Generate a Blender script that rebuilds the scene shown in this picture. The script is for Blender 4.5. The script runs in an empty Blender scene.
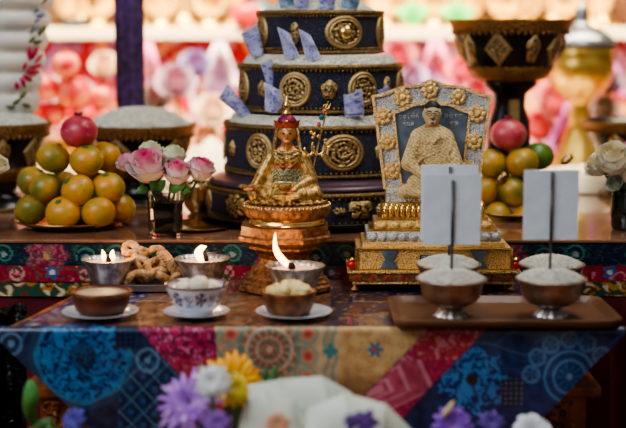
import bpy, bmesh, math, random
from mathutils import Vector, Matrix, Euler, noise
rnd = random.Random(11)
COL = bpy.context.scene.collection
PI = math.pi
# ------------------------------------------------------------------ camera model
F, CX, CY = 1375.0, 313.0, 214.0
D, H, P = 2.2, 0.415, math.atan(189/1375.0)
def tanv(y): return math.tan(P+math.atan((y-CY)/F))
def zat(y, Y): return H-(Y+D)*tanv(y)                 # height seen at image row y at distance Y
def zc(Y, z): return (Y+D)*math.cos(P)+(H-z)*math.sin(P)
def xat(x, Y, z=0.1): return (x-CX)/F*zc(Y, z)
def size(px, Y): return px*zc(Y, 0.1)/F
# ------------------------------------------------------------------ colours
def lin(c):
    c /= 255.0
    return c/12.92 if c <= .04045 else ((c+.055)/1.055)**2.4
def rgb(r, g, b): return (lin(r), lin(g), lin(b))
def mix(a, b, t):
    t = max(0., min(1., t)); return tuple(p+(q-p)*t for p, q in zip(a, b))
def sst(x, a, b):
    t = max(0., min(1., (x-a)/(b-a))); return t*t*(3-2*t)
def nz(x, y, z=0.): return noise.noise(Vector((x, y, z)))
# ------------------------------------------------------------------ materials
def mat(name, color=(.5, .5, .5), rough=.5, metal=0., bump=None, var=None, coat=0., trans=0., emit=None, attr=False,
        sheen=0., ior=1.45, alpha=1., btype='NOISE', sss=0., spec=.5):
    m = bpy.data.materials.new(name); m.use_nodes = True
    nt = m.node_tree; N = nt.nodes; L = nt.links; b = N['Principled BSDF']
    b.inputs['Base Color'].default_value = (*color, 1); b.inputs['Roughness'].default_value = rough
    b.inputs['Metallic'].default_value = metal; b.inputs['IOR'].default_value = ior
    b.inputs['Coat Weight'].default_value = coat; b.inputs['Coat Roughness'].default_value = .06
    b.inputs['Transmission Weight'].default_value = trans; b.inputs['Sheen Weight'].default_value = sheen
    b.inputs['Alpha'].default_value = alpha; b.inputs['Specular IOR Level'].default_value = spec
    if sss:
        b.inputs['Subsurface Weight'].default_value = sss; b.inputs['Subsurface Radius'].default_value = (.01, .006, .004)
    if emit:
        b.inputs['Emission Color'].default_value = (*emit[0], 1); b.inputs['Emission Strength'].default_value = emit[1]
    tc = N.new('ShaderNodeTexCoord')
    src = None
    if attr:
        a = N.new('ShaderNodeAttribute'); a.attribute_name = 'col'; src = a.outputs['Color']
        L.new(src, b.inputs['Base Color'])
    if var:                                            # (scale, second colour, low, high)
        t = N.new('ShaderNodeTexNoise'); t.inputs['Scale'].default_value = var[0]; t.inputs['Detail'].default_value = 5
        L.new(tc.outputs['Object'], t.inputs['Vector'])
        r = N.new('ShaderNodeMapRange'); lo, hi = (var[2], var[3]) if len(var) > 2 else (.35, .65)
        r.inputs['From Min'].default_value = lo; r.inputs['From Max'].default_value = hi
        L.new(t.outputs['Fac'], r.inputs['Value'])
        x = N.new('ShaderNodeMix'); x.data_type = 'RGBA'
        L.new(r.outputs['Result'], x.inputs['Factor'])
        if src: L.new(src, x.inputs[6])
        else: x.inputs[6].default_value = (*color, 1)
        x.inputs[7].default_value = (*var[1], 1)
        L.new(x.outputs[2], b.inputs['Base Color'])
    if bump:                                           # (scale, strength[, distance])
        if btype == 'VORONOI':
            t = N.new('ShaderNodeTexVoronoi'); out = t.outputs['Distance']
        elif btype == 'WAVE':
            t = N.new('ShaderNodeTexWave'); out = t.outputs['Fac']; t.inputs['Distortion'].default_value = 4
        else:
            t = N.new('ShaderNodeTexNoise'); out = t.outputs['Fac']; t.inputs['Detail'].default_value = 4
        t.inputs['Scale'].default_value = bump[0]
        L.new(tc.outputs['Object'], t.inputs['Vector'])
        bp = N.new('ShaderNodeBump'); bp.inputs['Strength'].default_value = bump[1]
        bp.inputs['Distance'].default_value = bump[2] if len(bump) > 2 else .002
        L.new(out, bp.inputs['Height']); L.new(bp.outputs['Normal'], b.inputs['Normal'])
    return m
M = {}
M['gold_relief'] = mat('gold_relief', rgb(196, 166, 112), .38, .95, (620, 1., .003), (480, rgb(70, 50, 28), .46, .66))
M['gold_dim'] = mat('gold_dim', rgb(186, 156, 104), .45, .9, (430, 1., .003), (380, rgb(62, 44, 24), .46, .66))
M['gold_rope'] = mat('gold_rope', rgb(170, 142, 96), .45, .9, (700, 1., .002), (600, rgb(50, 36, 22), .42, .62))
M['gold_bright'] = mat('gold_bright', rgb(242, 206, 132), .24, 1., (140, .25, .002))
M['gold_shrine'] = mat('gold_shrine', rgb(246, 212, 148), .34, .82, (420, .9, .003), (420, rgb(184, 132, 78), .46, .68))
M['gold_filigree'] = mat('gold_filigree', rgb(244, 206, 138), .36, .8, (420, 1., .004), (460, rgb(146, 94, 46), .47, .66))
M['gold_attr'] = mat('gold_chased', attr=True, rough=.4, metal=.85, bump=(700, .5, .002))
M['brass_far'] = mat('brass_bowls', rgb(236, 204, 112), .32, .9, (60, .3), (20, rgb(196, 152, 66)))
M['silver_relief'] = mat('silver_relief', rgb(226, 224, 218), .36, .7, (520, .9, .003), (520, rgb(128, 136, 156), .44, .64))
M['silver_panel'] = mat('silver_panel', rgb(142, 158, 174), .36, .6, (40, .2, .002), (30, rgb(108, 124, 142)))
M['silver_bowl'] = mat('silver_bowl', rgb(206, 202, 198), .38, .85, (90, .3, .002), (70, rgb(150, 144, 140)))
M['pewter'] = mat('pewter', rgb(204, 184, 168), .34, .95, (60, .3, .002), (50, rgb(166, 142, 126)))
M['copper_wood'] = mat('copper_pedestal', rgb(168, 118, 76), .45, .45, (200, .8, .002), (140, rgb(104, 64, 38)), coat=.15)
M['navy'] = mat('navy_lacquer', rgb(27, 30, 48), .42, .1, (620, 1., .004), (560, rgb(104, 108, 136), .5, .72))
M['black_lacquer'] = mat('black_lacquer', rgb(14, 11, 13), .3, .0, (40, .1), coat=.25)
M['gold_band'] = mat('gold_band', rgb(178, 134, 80), .45, .85, (500, 1., .004), (420, rgb(62, 38, 20), .44, .62))
M['plum_band'] = mat('plum_band', rgb(84, 62, 74), .35, .3, (60, .2))
M['rice'] = mat('rice', rgb(255, 252, 238), .5, 0, (900, .8, .002), (700, rgb(186, 183, 170), .45, .7))
M['rice_grain'] = mat('rice_grain', rgb(226, 225, 214), .42, 0, (500, .2), (60, rgb(206, 203, 190)), sss=.05)
M['paint'] = mat('painted', attr=True, rough=.5, bump=(600, .15))
M['paint_gloss'] = mat('painted_gloss', attr=True, rough=.4, bump=(25, .25, .002), coat=.75)
M['paint_metal'] = mat('gilded_figure', attr=True, rough=.34, metal=.75, bump=(420, .55, .002))
M['paint_figure'] = mat('gilded_robe', attr=True, rough=.42, metal=.3, bump=(620, .8, .003), btype='VORONOI')
M['plastic_top'] = mat('crinkled_clear_cover', attr=True, rough=.38, bump=(38, .55, .006), coat=1.)
M['petal'] = mat('petal', attr=True, rough=.55, bump=(200, .15), sheen=.2, sss=.15)
M['fruit'] = mat('fruit_skin', attr=True, rough=.36, bump=(520, .35, .0012), coat=.12)
M['leaf'] = mat('leaf', rgb(38, 84, 36), .45, 0, (120, .4), (40, rgb(78, 122, 52)))
M['stem'] = mat('stem', rgb(46, 88, 36), .5, 0, (120, .4), (50, rgb(70, 104, 48)))
M['leaf_bright'] = mat('leaf_bright', rgb(70, 190, 80), .5, 0, (80, .3), (30, rgb(120, 210, 110)))
M['bud_green'] = mat('bud_green', rgb(60, 130, 60), .5, 0, (80, .3), (60, rgb(90, 160, 80)))
M['glass'] = mat('clear_glass', (1, 1, 1), .02, 0, trans=1., ior=1.45, bump=(30, .05))
M['dark_water'] = mat('dark_water', rgb(6, 12, 12), .25, 0, (20, .05), spec=.2)
M['dark_glass'] = mat('dark_green_glass', rgb(12, 26, 24), .06, 0, (20, .05), coat=.8)
M['porcelain'] = mat('porcelain', attr=True, rough=.16, bump=(20, .02), coat=.6)
M['white_china'] = mat('white_china', rgb(214, 222, 232), .16, 0, (15, .03), coat=.5)
M['wood_bowl'] = mat('wood_bowl', rgb(124, 58, 28), .45, 0, (90, .25), (25, rgb(82, 34, 16)), coat=.06)
M['wood_pale'] = mat('wood_bowl_pale', rgb(146, 92, 48), .46, 0, (90, .3), (60, rgb(88, 48, 22)), coat=.06)
M['wood_table'] = mat('carved_wood', rgb(172, 98, 48), .42, 0, (60, .6, .004), (30, rgb(104, 54, 26)), coat=.2)
M['wood_gilt'] = mat('gilt_carving', rgb(196, 128, 68), .42, .2, (140, 1., .005), (90, rgb(104, 58, 28), .42, .6))
M['altar_top'] = mat('altar_top', rgb(170, 126, 98), .16, .0, (14, .3, .003), (10, rgb(124, 84, 64)), coat=.8)
M['butter'] = mat('butter', rgb(226, 192, 112), .4, 0, (160, .8, .004), (70, rgb(240, 222, 166)), sss=.2)
M['butter_pale'] = mat('butter_pale', rgb(232, 218, 184), .42, 0, (160, .8, .004), (70, rgb(240, 232, 210)), sss=.2)
M['porridge'] = mat('porridge', rgb(206, 186, 152), .4, 0, (160, .4), (60, rgb(180, 156, 120)))
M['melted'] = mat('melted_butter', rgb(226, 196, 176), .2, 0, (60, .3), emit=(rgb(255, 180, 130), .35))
M['soot'] = mat('soot_wick', rgb(28, 8, 8), .9, 0, (200, .8))
M['flame'] = mat('flame', rgb(255, 190, 90), .5, 0, (30, .1), emit=((1., .55, .2), 9.))
M['dough'] = mat('fried_dough', rgb(222, 184, 134), .55, 0, (260, 1., .004), (110, rgb(178, 124, 72)))
M['steel'] = mat('steel_tray', rgb(178, 170, 168), .28, 1., (30, .1))
M['brass'] = mat('brass_plate', rgb(196, 166, 120), .26, 1., (60, .25), (20, rgb(146, 112, 74)))
M['card'] = mat('white_card', rgb(230, 242, 252), .6, 0, (300, .1), (40, rgb(220, 229, 238)))
M['rod'] = mat('dark_rod', rgb(92, 88, 90), .3, .8, (200, .2))
M['red_bead'] = mat('red_bead', rgb(206, 38, 42), .2, 0, (60, .1), coat=.5)
M['teal_bead'] = mat('teal_bead', rgb(32, 110, 122), .2, 0, (60, .1), coat=.5)
M['pink_bead'] = mat('pink_bead', rgb(196, 92, 82), .25, 0, (60, .1), coat=.5)
M['purple_cloth'] = mat('purple_cloth', rgb(84, 48, 116), .7, 0, (300, .3), (60, rgb(34, 12, 52)), sheen=.4)
M['maroon_hat'] = mat('maroon_hat', rgb(150, 36, 74), .42, .35, (300, .6), (160, rgb(96, 18, 52)))
M['orange_hat'] = mat('orange_hat', rgb(196, 102, 62), .4, .5, (300, .6), (160, rgb(150, 66, 44)))
M['black_hair'] = mat('black_hair', rgb(16, 15, 18), .5, 0, (300, .6))
M['cream_shelf'] = mat('cream_shelf', rgb(250, 232, 208), .4, 0, (20, .1), (6, rgb(244, 220, 188)))
M['warm_wall'] = mat('warm_wall', rgb(104, 74, 44), .7, 0, (12, .3), (3, rgb(84, 40, 28)))
M['carpet'] = mat('red_carpet', rgb(84, 20, 26), .9, 0, (250, .8), (20, rgb(54, 12, 18)))
M['red_cloth'] = mat('red_cloth', rgb(120, 14, 34), .75, 0, (200, .3), (8, rgb(84, 8, 24)), sheen=.2)
M['pink_ribbon'] = mat('pink_ribbon', rgb(238, 130, 176), .5, 0, (60, .3), (30, rgb(226, 104, 156)), sheen=.3)
M['pale_ribbon'] = mat('pale_ribbon', rgb(232, 206, 216), .5, 0, (60, .3), (30, rgb(214, 178, 206)), sheen=.3)
M['magenta_ribbon'] = mat('magenta_ribbon', rgb(176, 66, 164), .5, 0, (60, .3), (30, rgb(146, 46, 130)), sheen=.3)
M['white_scarf'] = mat('white_scarf', rgb(250, 240, 214), .5, 0, (50, .4), (20, rgb(240, 216, 190)), sheen=.3)
M['grey_lid'] = mat('grey_lid', rgb(120, 122, 130), .3, .8, (40, .2))
M['wrap'] = mat('bouquet_wrap', rgb(230, 236, 224), .5, 0, (40, .3, .003), (14, rgb(212, 222, 208)), sss=.2)
M['dark_plastic'] = mat('dark_plastic', rgb(14, 12, 18), .18, 0, (30, 1., .02), coat=.6)
# ------------------------------------------------------------------ mesh builder
class MB:
    def __init__(s): s.v = []; s.f = []; s.c = []; s.sm = []
    def add(s, vs, fs, cols=None, smooth=True):
        o = len(s.v); s.v += [tuple(p) for p in vs]
        s.f += [tuple(i+o for i in f) for f in fs]; s.sm += [smooth]*len(fs)
        s.c += list(cols) if cols else [(.8, .8, .8)]*len(vs)
        return s
    def lathe(s, prof, seg=40, c=(0, 0, 0), mod=None, col=None, caps=True, smooth=True, rot=0.):
        vs = []; cs = []
        for i, (r, z) in enumerate(prof):
            for j in range(seg):
                t = 2*PI*j/seg+rot; rr = r*(mod(t, i, z) if mod else 1)
                vs.append((c[0]+rr*math.cos(t), c[1]+rr*math.sin(t), c[2]+z)); cs.append(col(t, i, z) if col else (.8, .8, .8))
        fs = [(i*seg+j, i*seg+(j+1) % seg, (i+1)*seg+(j+1) % seg, (i+1)*seg+j) for i in range(len(prof)-1) for j in range(seg)]
        if caps:
            if prof[0][0] > 1e-5: fs.append(tuple(range(seg))[::-1])
            if prof[-1][0] > 1e-5: fs.append(tuple((len(prof)-1)*seg+j for j in range(seg)))
        return s.add(vs, fs, cs, smooth)
    def ell(s, c, r, seg=20, rings=12, rot=None, col=None, disp=None):
        if not hasattr(r, '__len__'): r = (r, r, r)
        vs = []; cs = []
        for i in range(rings+1):
            a = PI*i/rings
            for j in range(seg):
                t = 2*PI*j/seg
                n = Vector((math.sin(a)*math.cos(t), math.sin(a)*math.sin(t), math.cos(a)))
                k = disp(n) if disp else 1.
                p = Vector((n.x*r[0]*k, n.y*r[1]*k, n.z*r[2]*k))
                if rot: p = rot @ p
                vs.append((p.x+c[0], p.y+c[1], p.z+c[2])); cs.append(col(n) if col else (.8, .8, .8))
        fs = [(i*seg+j, (i+1)*seg+j, (i+1)*seg+(j+1) % seg, i*seg+(j+1) % seg) for i in range(rings) for j in range(seg)]
        return s.add(vs, fs, cs)
    def tube(s, path, rad, seg=8, col=None, closed=False):
        pts = [Vector(p) for p in path]; n = len(pts)
        rr = rad if hasattr(rad, '__len__') else [rad]*n
        vs = []; cs = []; prev = None
        for i, p in enumerate(pts):
            a = pts[(i-1) % n] if closed or i > 0 else p
            b = pts[(i+1) % n] if closed or i < n-1 else p
            t = (b-a).normalized() if (b-a).length > 1e-9 else Vector((0, 0, 1))
            if prev is None:
                u = t.orthogonal().normalized()
            else:
                u = (prev-t*prev.dot(t)); u = u.normalized() if u.length > 1e-6 else t.orthogonal().normalized()
            prev = u; w = t.cross(u)
            for j in range(seg):
                k = 2*PI*j/seg; q = p+(u*math.cos(k)+w*math.sin(k))*rr[i]
                vs.append(tuple(q)); cs.append(col(i/(n-1.)) if col else (.8, .8, .8))
        m = n if closed else n-1
        fs = [(i*seg+j, i*seg+(j+1) % seg, ((i+1) % n)*seg+(j+1) % seg, ((i+1) % n)*seg+j) for i in range(m) for j in range(seg)]
        if not closed: fs += [tuple(range(seg))[::-1], tuple((n-1)*seg+j for j in range(seg))]
        return s.add(vs, fs, cs)
    def box(s, c, d, bev=.0, rot=None, col=None):
        bm = bmesh.new(); bmesh.ops.create_cube(bm, size=1.)
        for v in bm.verts: v.co = Vector((v.co.x*d[0], v.co.y*d[1], v.co.z*d[2]))
        if bev: bmesh.ops.bevel(bm, geom=list(bm.edges), offset=bev, segments=2, affect='EDGES', profile=.6)
        bm.verts.index_update()
        vs = [((rot @ v.co) if rot else v.co)+Vector(c) for v in bm.verts]
        fs = [tuple(v.index for v in f.verts) for f in bm.faces]
        bm.free(); return s.add(vs, fs, [col]*len(vs) if col else None, False)
    def prism(s, out, depth, mtx=None, bev=0., col=None):
        """outline (x,z) extruded along y from 0 to depth, optional front chamfer"""
        n = len(out); cx = sum(p[0] for p in out)/n; cz = sum(p[1] for p in out)/n
        def ins(p):
            dx, dz = p[0]-cx, p[1]-cz; l = math.hypot(dx, dz) or 1
            return (p[0]-dx/l*bev, p[1]-dz/l*bev)
        rings = [[(p[0], depth, p[1]) for p in out], [(p[0], bev, p[1]) for p in out]]
        if bev: rings.append([(ins(p)[0], 0, ins(p)[1]) for p in out])
        vs = [Vector(q) for r in rings for q in r]
        if mtx: vs = [mtx @ q for q in vs]
        fs = []
        for k in range(len(rings)-1):
            fs += [(k*n+i, k*n+(i+1) % n, (k+1)*n+(i+1) % n, (k+1)*n+i) for i in range(n)]
        fs += [tuple(range(n))[::-1], tuple((len(rings)-1)*n+i for i in range(n))]
        return s.add(vs, fs, [col]*len(vs) if col else None, False)
    def ring(s, out, inn, depth, mtx=None):
        """frame between two outlines with the same number of points, in x,z, from y=0 back to depth"""
        n = len(out)
        vs = [Vector((p[0], 0, p[1])) for p in out]+[Vector((p[0], 0, p[1])) for p in inn]
        vs += [Vector((p[0], depth, p[1])) for p in out]+[Vector((p[0], depth, p[1])) for p in inn]
        if mtx: vs = [mtx @ q for q in vs]
        fs = []
        for i in range(n):
            j = (i+1) % n
            fs += [(i, j, n+j, n+i), (2*n+i, 3*n+i, 3*n+j, 2*n+j), (i, 2*n+i, 2*n+j, j), (n+i, n+j, 3*n+j, 3*n+i)]
        return s.add(vs, fs, None, False)
    def grid(s, fn, nu, nv, col=None, closeu=False):
        vs = []; cs = []
        mu = nu if closeu else nu+1
        for j in range(nv+1):
            for i in range(mu):
                u, v = i/nu, j/nv
                vs.append(tuple(fn(u, v))); cs.append(col(u, v) if col else (.8, .8, .8))
        fs = [(j*mu+i, j*mu+(i+1) % mu, (j+1)*mu+(i+1) % mu, (j+1)*mu+i) for j in range(nv) for i in range(nu)]
        return s.add(vs, fs, cs)
    def grain(s, c, d, l, w):
        d = Vector(d).normalized(); u = d.orthogonal().normalized(); t = d.cross(u); c = Vector(c)
        vs = [c+d*l, c-d*l, c+u*w, c+t*w, c-u*w, c-t*w]
        fs = [(0, 2, 3), (0, 3, 4), (0, 4, 5), (0, 5, 2), (1, 3, 2), (1, 4, 3), (1, 5, 4), (1, 2, 5)]
        return s.add(vs, fs)
    def move(s, mtx, start=0):
        for i in range(start, len(s.v)): s.v[i] = tuple(mtx @ Vector(s.v[i]))
        return s
    def mesh(s, name, m=None):
        me = bpy.data.meshes.new(name); me.from_pydata(s.v, [], s.f)
        a = me.color_attributes.new('col', 'FLOAT_COLOR', 'POINT')
        flat = []
        for c in s.c: flat += [c[0], c[1], c[2], 1.]
        a.data.foreach_set('color', flat)
        me.polygons.foreach_set('use_smooth', s.sm)
        bm = bmesh.new(); bm.from_mesh(me); bmesh.ops.recalc_face_normals(bm, faces=bm.faces); bm.to_mesh(me); bm.free()
        if m: me.materials.append(m)
        me.update(); return me
    def obj(s, name, m, parent=None, loc=None, rot=None):
        o = bpy.data.objects.new(name, s.mesh(name, M[m] if isinstance(m, str) else m)); COL.objects.link(o)
        if parent: o.parent = parent
        if loc: o.location = loc
        if rot: o.rotation_euler = rot
        return o
def tag(o, label, cat, group=None, kind=None):
    o['label'] = label; o['category'] = cat
    if group: o['group'] = group
    if kind: o['kind'] = kind
    return o
def thing(name, label, cat, loc=(0, 0, 0), rot=(0, 0, 0), group=None):
    o = bpy.data.objects.new(name, None); o.empty_display_size = .02; COL.objects.link(o)
    o.location = loc; o.rotation_euler = rot
    return tag(o, label, cat, group)
def dup(o, loc, rot=None, label=None, scale=None, parent=None):
    c = o.copy(); COL.objects.link(c)
    if parent is not None: c.parent = parent
    else:
        c.location = loc
        if rot is not None: c.rotation_euler = rot
        if label: c['label'] = label
        if scale: c.scale = scale if hasattr(scale, '__len__') else (scale,)*3
    for ch in list(o.children):
        dup(ch, None, parent=c)
    return c
def struct(o): o['kind'] = 'structure'; return o
def blob(mb, voxel, smooth=4, paint=None, name='body', m='paint_metal', parent=None):
    """one continuous surface grown over overlapping masses"""
    t = bpy.data.objects.new('tmp', mb.mesh('tmp')); COL.objects.link(t)
    r = t.modifiers.new('r', 'REMESH'); r.mode = 'VOXEL'; r.voxel_size = voxel
    k = t.modifiers.new('s', 'SMOOTH'); k.iterations = smooth; k.factor = .5
    dg = bpy.context.evaluated_depsgraph_get(); dg.update()
    me = bpy.data.meshes.new_from_object(t.evaluated_get(dg)); bpy.data.objects.remove(t)
    me.name = name
    for a in list(me.color_attributes): me.color_attributes.remove(a)
    a = me.color_attributes.new('col', 'FLOAT_COLOR', 'POINT')
    flat = []
    for v in me.vertices:
        c = paint(v.co, v.normal) if paint else (.8, .8, .8); flat += [*c, 1.]
    a.data.foreach_set('color', flat)
    for p in me.polygons: p.use_smooth = True
    me.materials.clear(); me.materials.append(M[m])
    o = bpy.data.objects.new(name, me); COL.objects.link(o); o.parent = parent
    return o
# ================================================================== setting
def plane_obj(name, x0, x1, y0, y1, z, m):
    return MB().add([(x0, y0, z), (x1, y0, z), (x1, y1, z), (x0, y1, z)], [(0, 1, 2, 3)], None, False).obj(name, m)
struct(plane_obj('floor', -2.6, 2.6, -3.2, 1.95, -.45, 'carpet'))
struct(MB().add([(-2.6, 1.95, -.45), (2.6, 1.95, -.45), (2.6, 1.95, 2.6), (-2.6, 1.95, 2.6)], [(0, 1, 2, 3)], None, False).obj('wall_back', 'warm_wall'))
# ------------------------------------------------------------------ pattern helpers
NAVY = rgb(16, 34, 66); DEEP = rgb(10, 18, 40); CYAN = rgb(26, 112, 158); PALE = rgb(120, 160, 190)
def rosette(x, y, cx, cy, r, n):
    dx, dy = x-cx, y-cy; d = math.hypot(dx, dy)/r; a = math.atan2(dy, dx)
    return d, .5+.5*math.cos(n*a), a
def swirl(x, y, s, z=0.):
    return nz(x/s+1.4*nz(x/s*.7, y/s*.7, 3+z), y/s+1.4*nz(x/s*.7, y/s*.7, 9+z), z)
def drop_paint(x, y):
    """pattern of the patchwork brocade on the front fall; x,y in pattern units"""
    n1 = nz(x/4., y/4.); n2 = nz(x/9., y/9., 4.)
    bl = 138+(y-322)*.9
    pl, pr = 430-(y-322)*.98, 488-(y-322)*.94
    if x < bl:                                        # blue brocade, left
        c = mix(rgb(14, 28, 58), rgb(34, 52, 86), .5+n2)
        d, p, a = rosette(x, y, 86, 352, 46, 8)
        if d < 1+.06*p:
            s = swirl(x, y, 4.4)
            c = mix(rgb(12, 34, 84), mix(rgb(24, 96, 160), rgb(40, 136, 190), .5+n2), sst(s, -.12, .0))
            if d < .3: c = mix(c, rgb(30, 34, 48), .6)
            if d > .94: c = mix(c, rgb(70, 130, 160), .6)
        elif d < 1.16: c = mix(c, rgb(60, 92, 130), .35)
        d2, p2, a2 = rosette(x, y, 16, 340, 12, 8)
        if .75 < d2 < .95 or d2 < .3: c = mix(c, PALE, .55)
        if y < 350 and x < 44 and abs((x+y*.5) % 26-13) < 1.2: c = mix(c, rgb(60, 110, 160), .6)
        if 118 < x < 140 and y < 345: c = mix(rgb(16, 60, 104), DEEP, .8 if (x % 5 < 2 or y % 5 < 2) else 0)
        if x > 120 and y > 350:                       # lattice of lozenges
            u, w = (x+y) % 24, (x-y) % 24
            if u < 2 or w < 2: c = mix(c, rgb(84, 140, 170), .6)
            elif abs(u-13)+abs(w-13) < 5: c = mix(c, rgb(40, 90, 140), .7)
        d3, p3, a3 = rosette(x, y, 150, 356, 13, 10)
        if .7 < d3 < .95 or d3 < .25: c = mix(c, PALE, .5)
        return mix(c, DEEP, .06)
    if x < 216+(y-322)*.1:                            # magenta flower brocade
        s = swirl(x, y, 6, 2.)
        c = mix(rgb(110, 22, 58), rgb(186, 46, 96), sst(s, -.15, .2))
        if swirl(x, y, 4.5, 7.) > .25: c = rgb(206, 112, 150)
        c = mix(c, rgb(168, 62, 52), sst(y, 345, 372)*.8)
        if swirl(x, y, 8, 12.) > .36: c = mix(c, rgb(60, 30, 66), .7)
        return c
    if x < 338:                                       # tan panel with mandala
        c = mix(rgb(200, 170, 134), rgb(172, 138, 106), .5+n2)
        d, p, a = rosette(x, y, 270, 346, 31, 16)
        if d < 1:
            k = int(d*9); cc = [rgb(196, 180, 160), rgb(156, 50, 48), rgb(44, 74, 92), rgb(180, 150, 130), rgb(150, 56, 60), rgb(60, 110, 104), rgb(196, 170, 150), rgb(150, 60, 64), rgb(90, 120, 104)][min(k, 8)]
            c = mix(c, cc, .8 if p > .35 else .25)
        for qx in (232, 308):
            for qy in (330, 352, 374):
                d, p, a = rosette(x, y, qx, qy, 9, 5)
                if d < .55+.45*p: c = mix(rgb(172, 66, 58), rgb(204, 130, 104), sst(d, .1, .8))
                elif d < 1.25: c = mix(c, rgb(96, 140, 124), .6)
        for qx in (219, 243, 297, 326, 334):
            if abs(x-qx-2*math.sin(y/5)) < 1.5: c = mix(c, rgb(90, 136, 128), .7)
        d, p, a = rosette(x, y, 330, 347, 8, 4)
        if d < .5+.5*p: c = rgb(64, 128, 128)
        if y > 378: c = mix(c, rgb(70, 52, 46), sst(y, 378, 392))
        return c
    if x < pl:                                        # straw panel with sprigs
        c = mix(rgb(210, 174, 118), rgb(182, 142, 94), .5+n2)
        s = swirl(x, y, 4.5, 5.)
        if abs(s) < .06: c = mix(c, rgb(206, 178, 130), .6)
        if s > .34: c = mix(c, rgb(196, 122, 66), .6)
        d, p, a = rosette(x, y, 374, 346, 8.5, 6)
        if d < .45+.55*p: c = rgb(36, 112, 146) if d > .3 else rgb(190, 70, 66)
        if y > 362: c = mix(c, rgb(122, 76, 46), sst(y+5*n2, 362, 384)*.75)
        return c
    if x < pr:                                        # slanting pink band
        c = mix(rgb(152, 34, 72), rgb(196, 60, 100), .5+n1)
        t = (y-322)
        if t < 34:
            s = swirl(x, y, 5.5, 8.)
            if s > .16: c = rgb(206, 130, 140)
            elif s < -.2: c = rgb(176, 70, 50)
        else:
            u = (x+y*.98-752); w = (y-386)
            dd = abs(u*.7)+abs(w)
            if dd < 42: c = mix(rgb(172, 60, 90), rgb(198, 96, 116), .5+n2)
            for q in (12, 24, 40):
                if abs(dd-q) < 1.6: c = mix(c, rgb(220, 150, 170), .65)
            if dd < 7: c = rgb(206, 126, 140)
        if x < pl+2 or x > pr-2: c = mix(c, rgb(90, 26, 66), .7)
        return c
    c = mix(rgb(16, 34, 78), rgb(30, 58, 108), .5+n2)  # blue brocade, right
    d, p, a = rosette(x, y, 470, 375, 36, 9)
    if d < .8+.2*p:
        s = swirl(x, y, 5, 14.)
        c = mix(rgb(14, 40, 98), rgb(58, 124, 184), sst(s, -.14, .1))
        if d < .16: c = rgb(52, 44, 30)
    if 498 < x < 520 and 374 < y < 402: c = mix(rgb(96, 104, 128), DEEP, .9 if (x % 5 < 2.4 or y % 5 < 2.4) else 0)
    d, p, a = rosette(x, y, 566, 372, 26, 10)
    if d < 1.1:
        c = mix(rgb(14, 44, 92), rgb(42, 104, 160), .9*p if d < .5 else .15)
        if abs(d-.62) < .06 or abs(d-.95) < .05: c = rgb(76, 124, 168)
        if d < .12: c = rgb(110, 150, 180)
    for k in range(7):
        b = -PI*.98+k*PI/6.2*.98; qx, qy = 566+38*math.cos(b), 372+36*math.sin(b)
        d, p, a = rosette(x, y, qx, qy, 9, 5)
        if d < 1: c = mix(c, rgb(84, 130, 170), .75 if d > .7 else (.5 if p > .6 else .1))
    if y < 340:
        s = abs((x*.8+y) % 30-15)
        if s < 1.4: c = mix(c, rgb(60, 90, 160), .7)
    if abs(y-345-6*math.sin(x/16)) < 1.2 and x < 530: c = mix(c, rgb(80, 110, 140), .5)
    return mix(c, DEEP, .04)
def top_paint(x, y):
    """pattern of the table covering on its flat top (x across, y towards the back)"""
    n2 = nz(x/14., y/5., 4.); n1 = nz(x/5., y/2.5)
    if x < 100:
        c = mix(rgb(28, 40, 84), rgb(110, 44, 96), sst(swirl(x, y*2, 9, 1.), -.1, .2))
        if n1 > .28: c = rgb(150, 160, 190)
    elif x < 330: c = mix(rgb(104, 66, 48), rgb(146, 104, 76), .5+1.2*n2)
    elif x < 400: c = mix(rgb(110, 76, 52), rgb(66, 60, 84), .5+1.3*n2)
    else: c = mix(rgb(66, 40, 52), rgb(26, 44, 92), .5+1.3*n2)
    if n1 > .38: c = mix(c, rgb(186, 150, 120), .6)
    if n1 < -.4: c = mix(c, rgb(40, 22, 30), .6)
    return c
# ------------------------------------------------------------------ front altar table
YF, YB = -.318, .032                                    # front and back edge of the front table
SX = 1.945/F                                            # pattern unit (m)
ftab = thing('altar_table', 'low carved brown wooden altar table under the patchwork brocade cover', 'table', (0, -.13, -.45))
def at(z): return z+.45
t = MB(); t.add([(-.425, -.178, at(-.03)), (.425, -.178, at(-.03)), (.37, .16, at(-.03)), (-.35, .16, at(-.03)),
                 (-.425, -.178, at(-.004)), (.425, -.178, at(-.004)), (.37, .16, at(-.004)), (-.35, .16, at(-.004))],
                [(0, 3, 2, 1), (4, 5, 6, 7), (0, 1, 5, 4), (1, 2, 6, 5), (2, 3, 7, 6), (3, 0, 4, 7)], None, False)
t.obj('table_top', 'wood_table', ftab)
MB().box((0, .0, at(-.065)), (.76, .27, .066), .004).obj('apron', 'wood_table', ftab)
MB().box((0, .0, at(-.108)), (.83, .30, .018), .005).obj('ledge', 'wood_table', ftab)
MB().box((0, .0, at(-.26)), (.79, .28, .284), .004).obj('lower_panel', 'wood_table', ftab)
MB().box((0, .0, at(-.425)), (.86, .31, .05), .006).obj('plinth', 'wood_table', ftab)
def scroll_relief(mb, x0, x1, z0, z1, y, n, r):
    for k in range(n):
        cx = rnd.uniform(x0, x1); cz = rnd.uniform(z0, z1); s = rnd.choice((-1, 1)); b = rnd.uniform(0, 6.3)
        pts = []; rr = rnd.uniform(.5, 1.)*r
        for q in range(11):
            a = b+s*q*.5; k2 = rr*(1-q/13.)
            pts.append((cx+k2*math.cos(a), y-.001, cz+k2*math.sin(a)))
        mb.tube(pts, [.0026*(1-.5*q/10) for q in range(11)], 6)
    return mb
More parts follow.
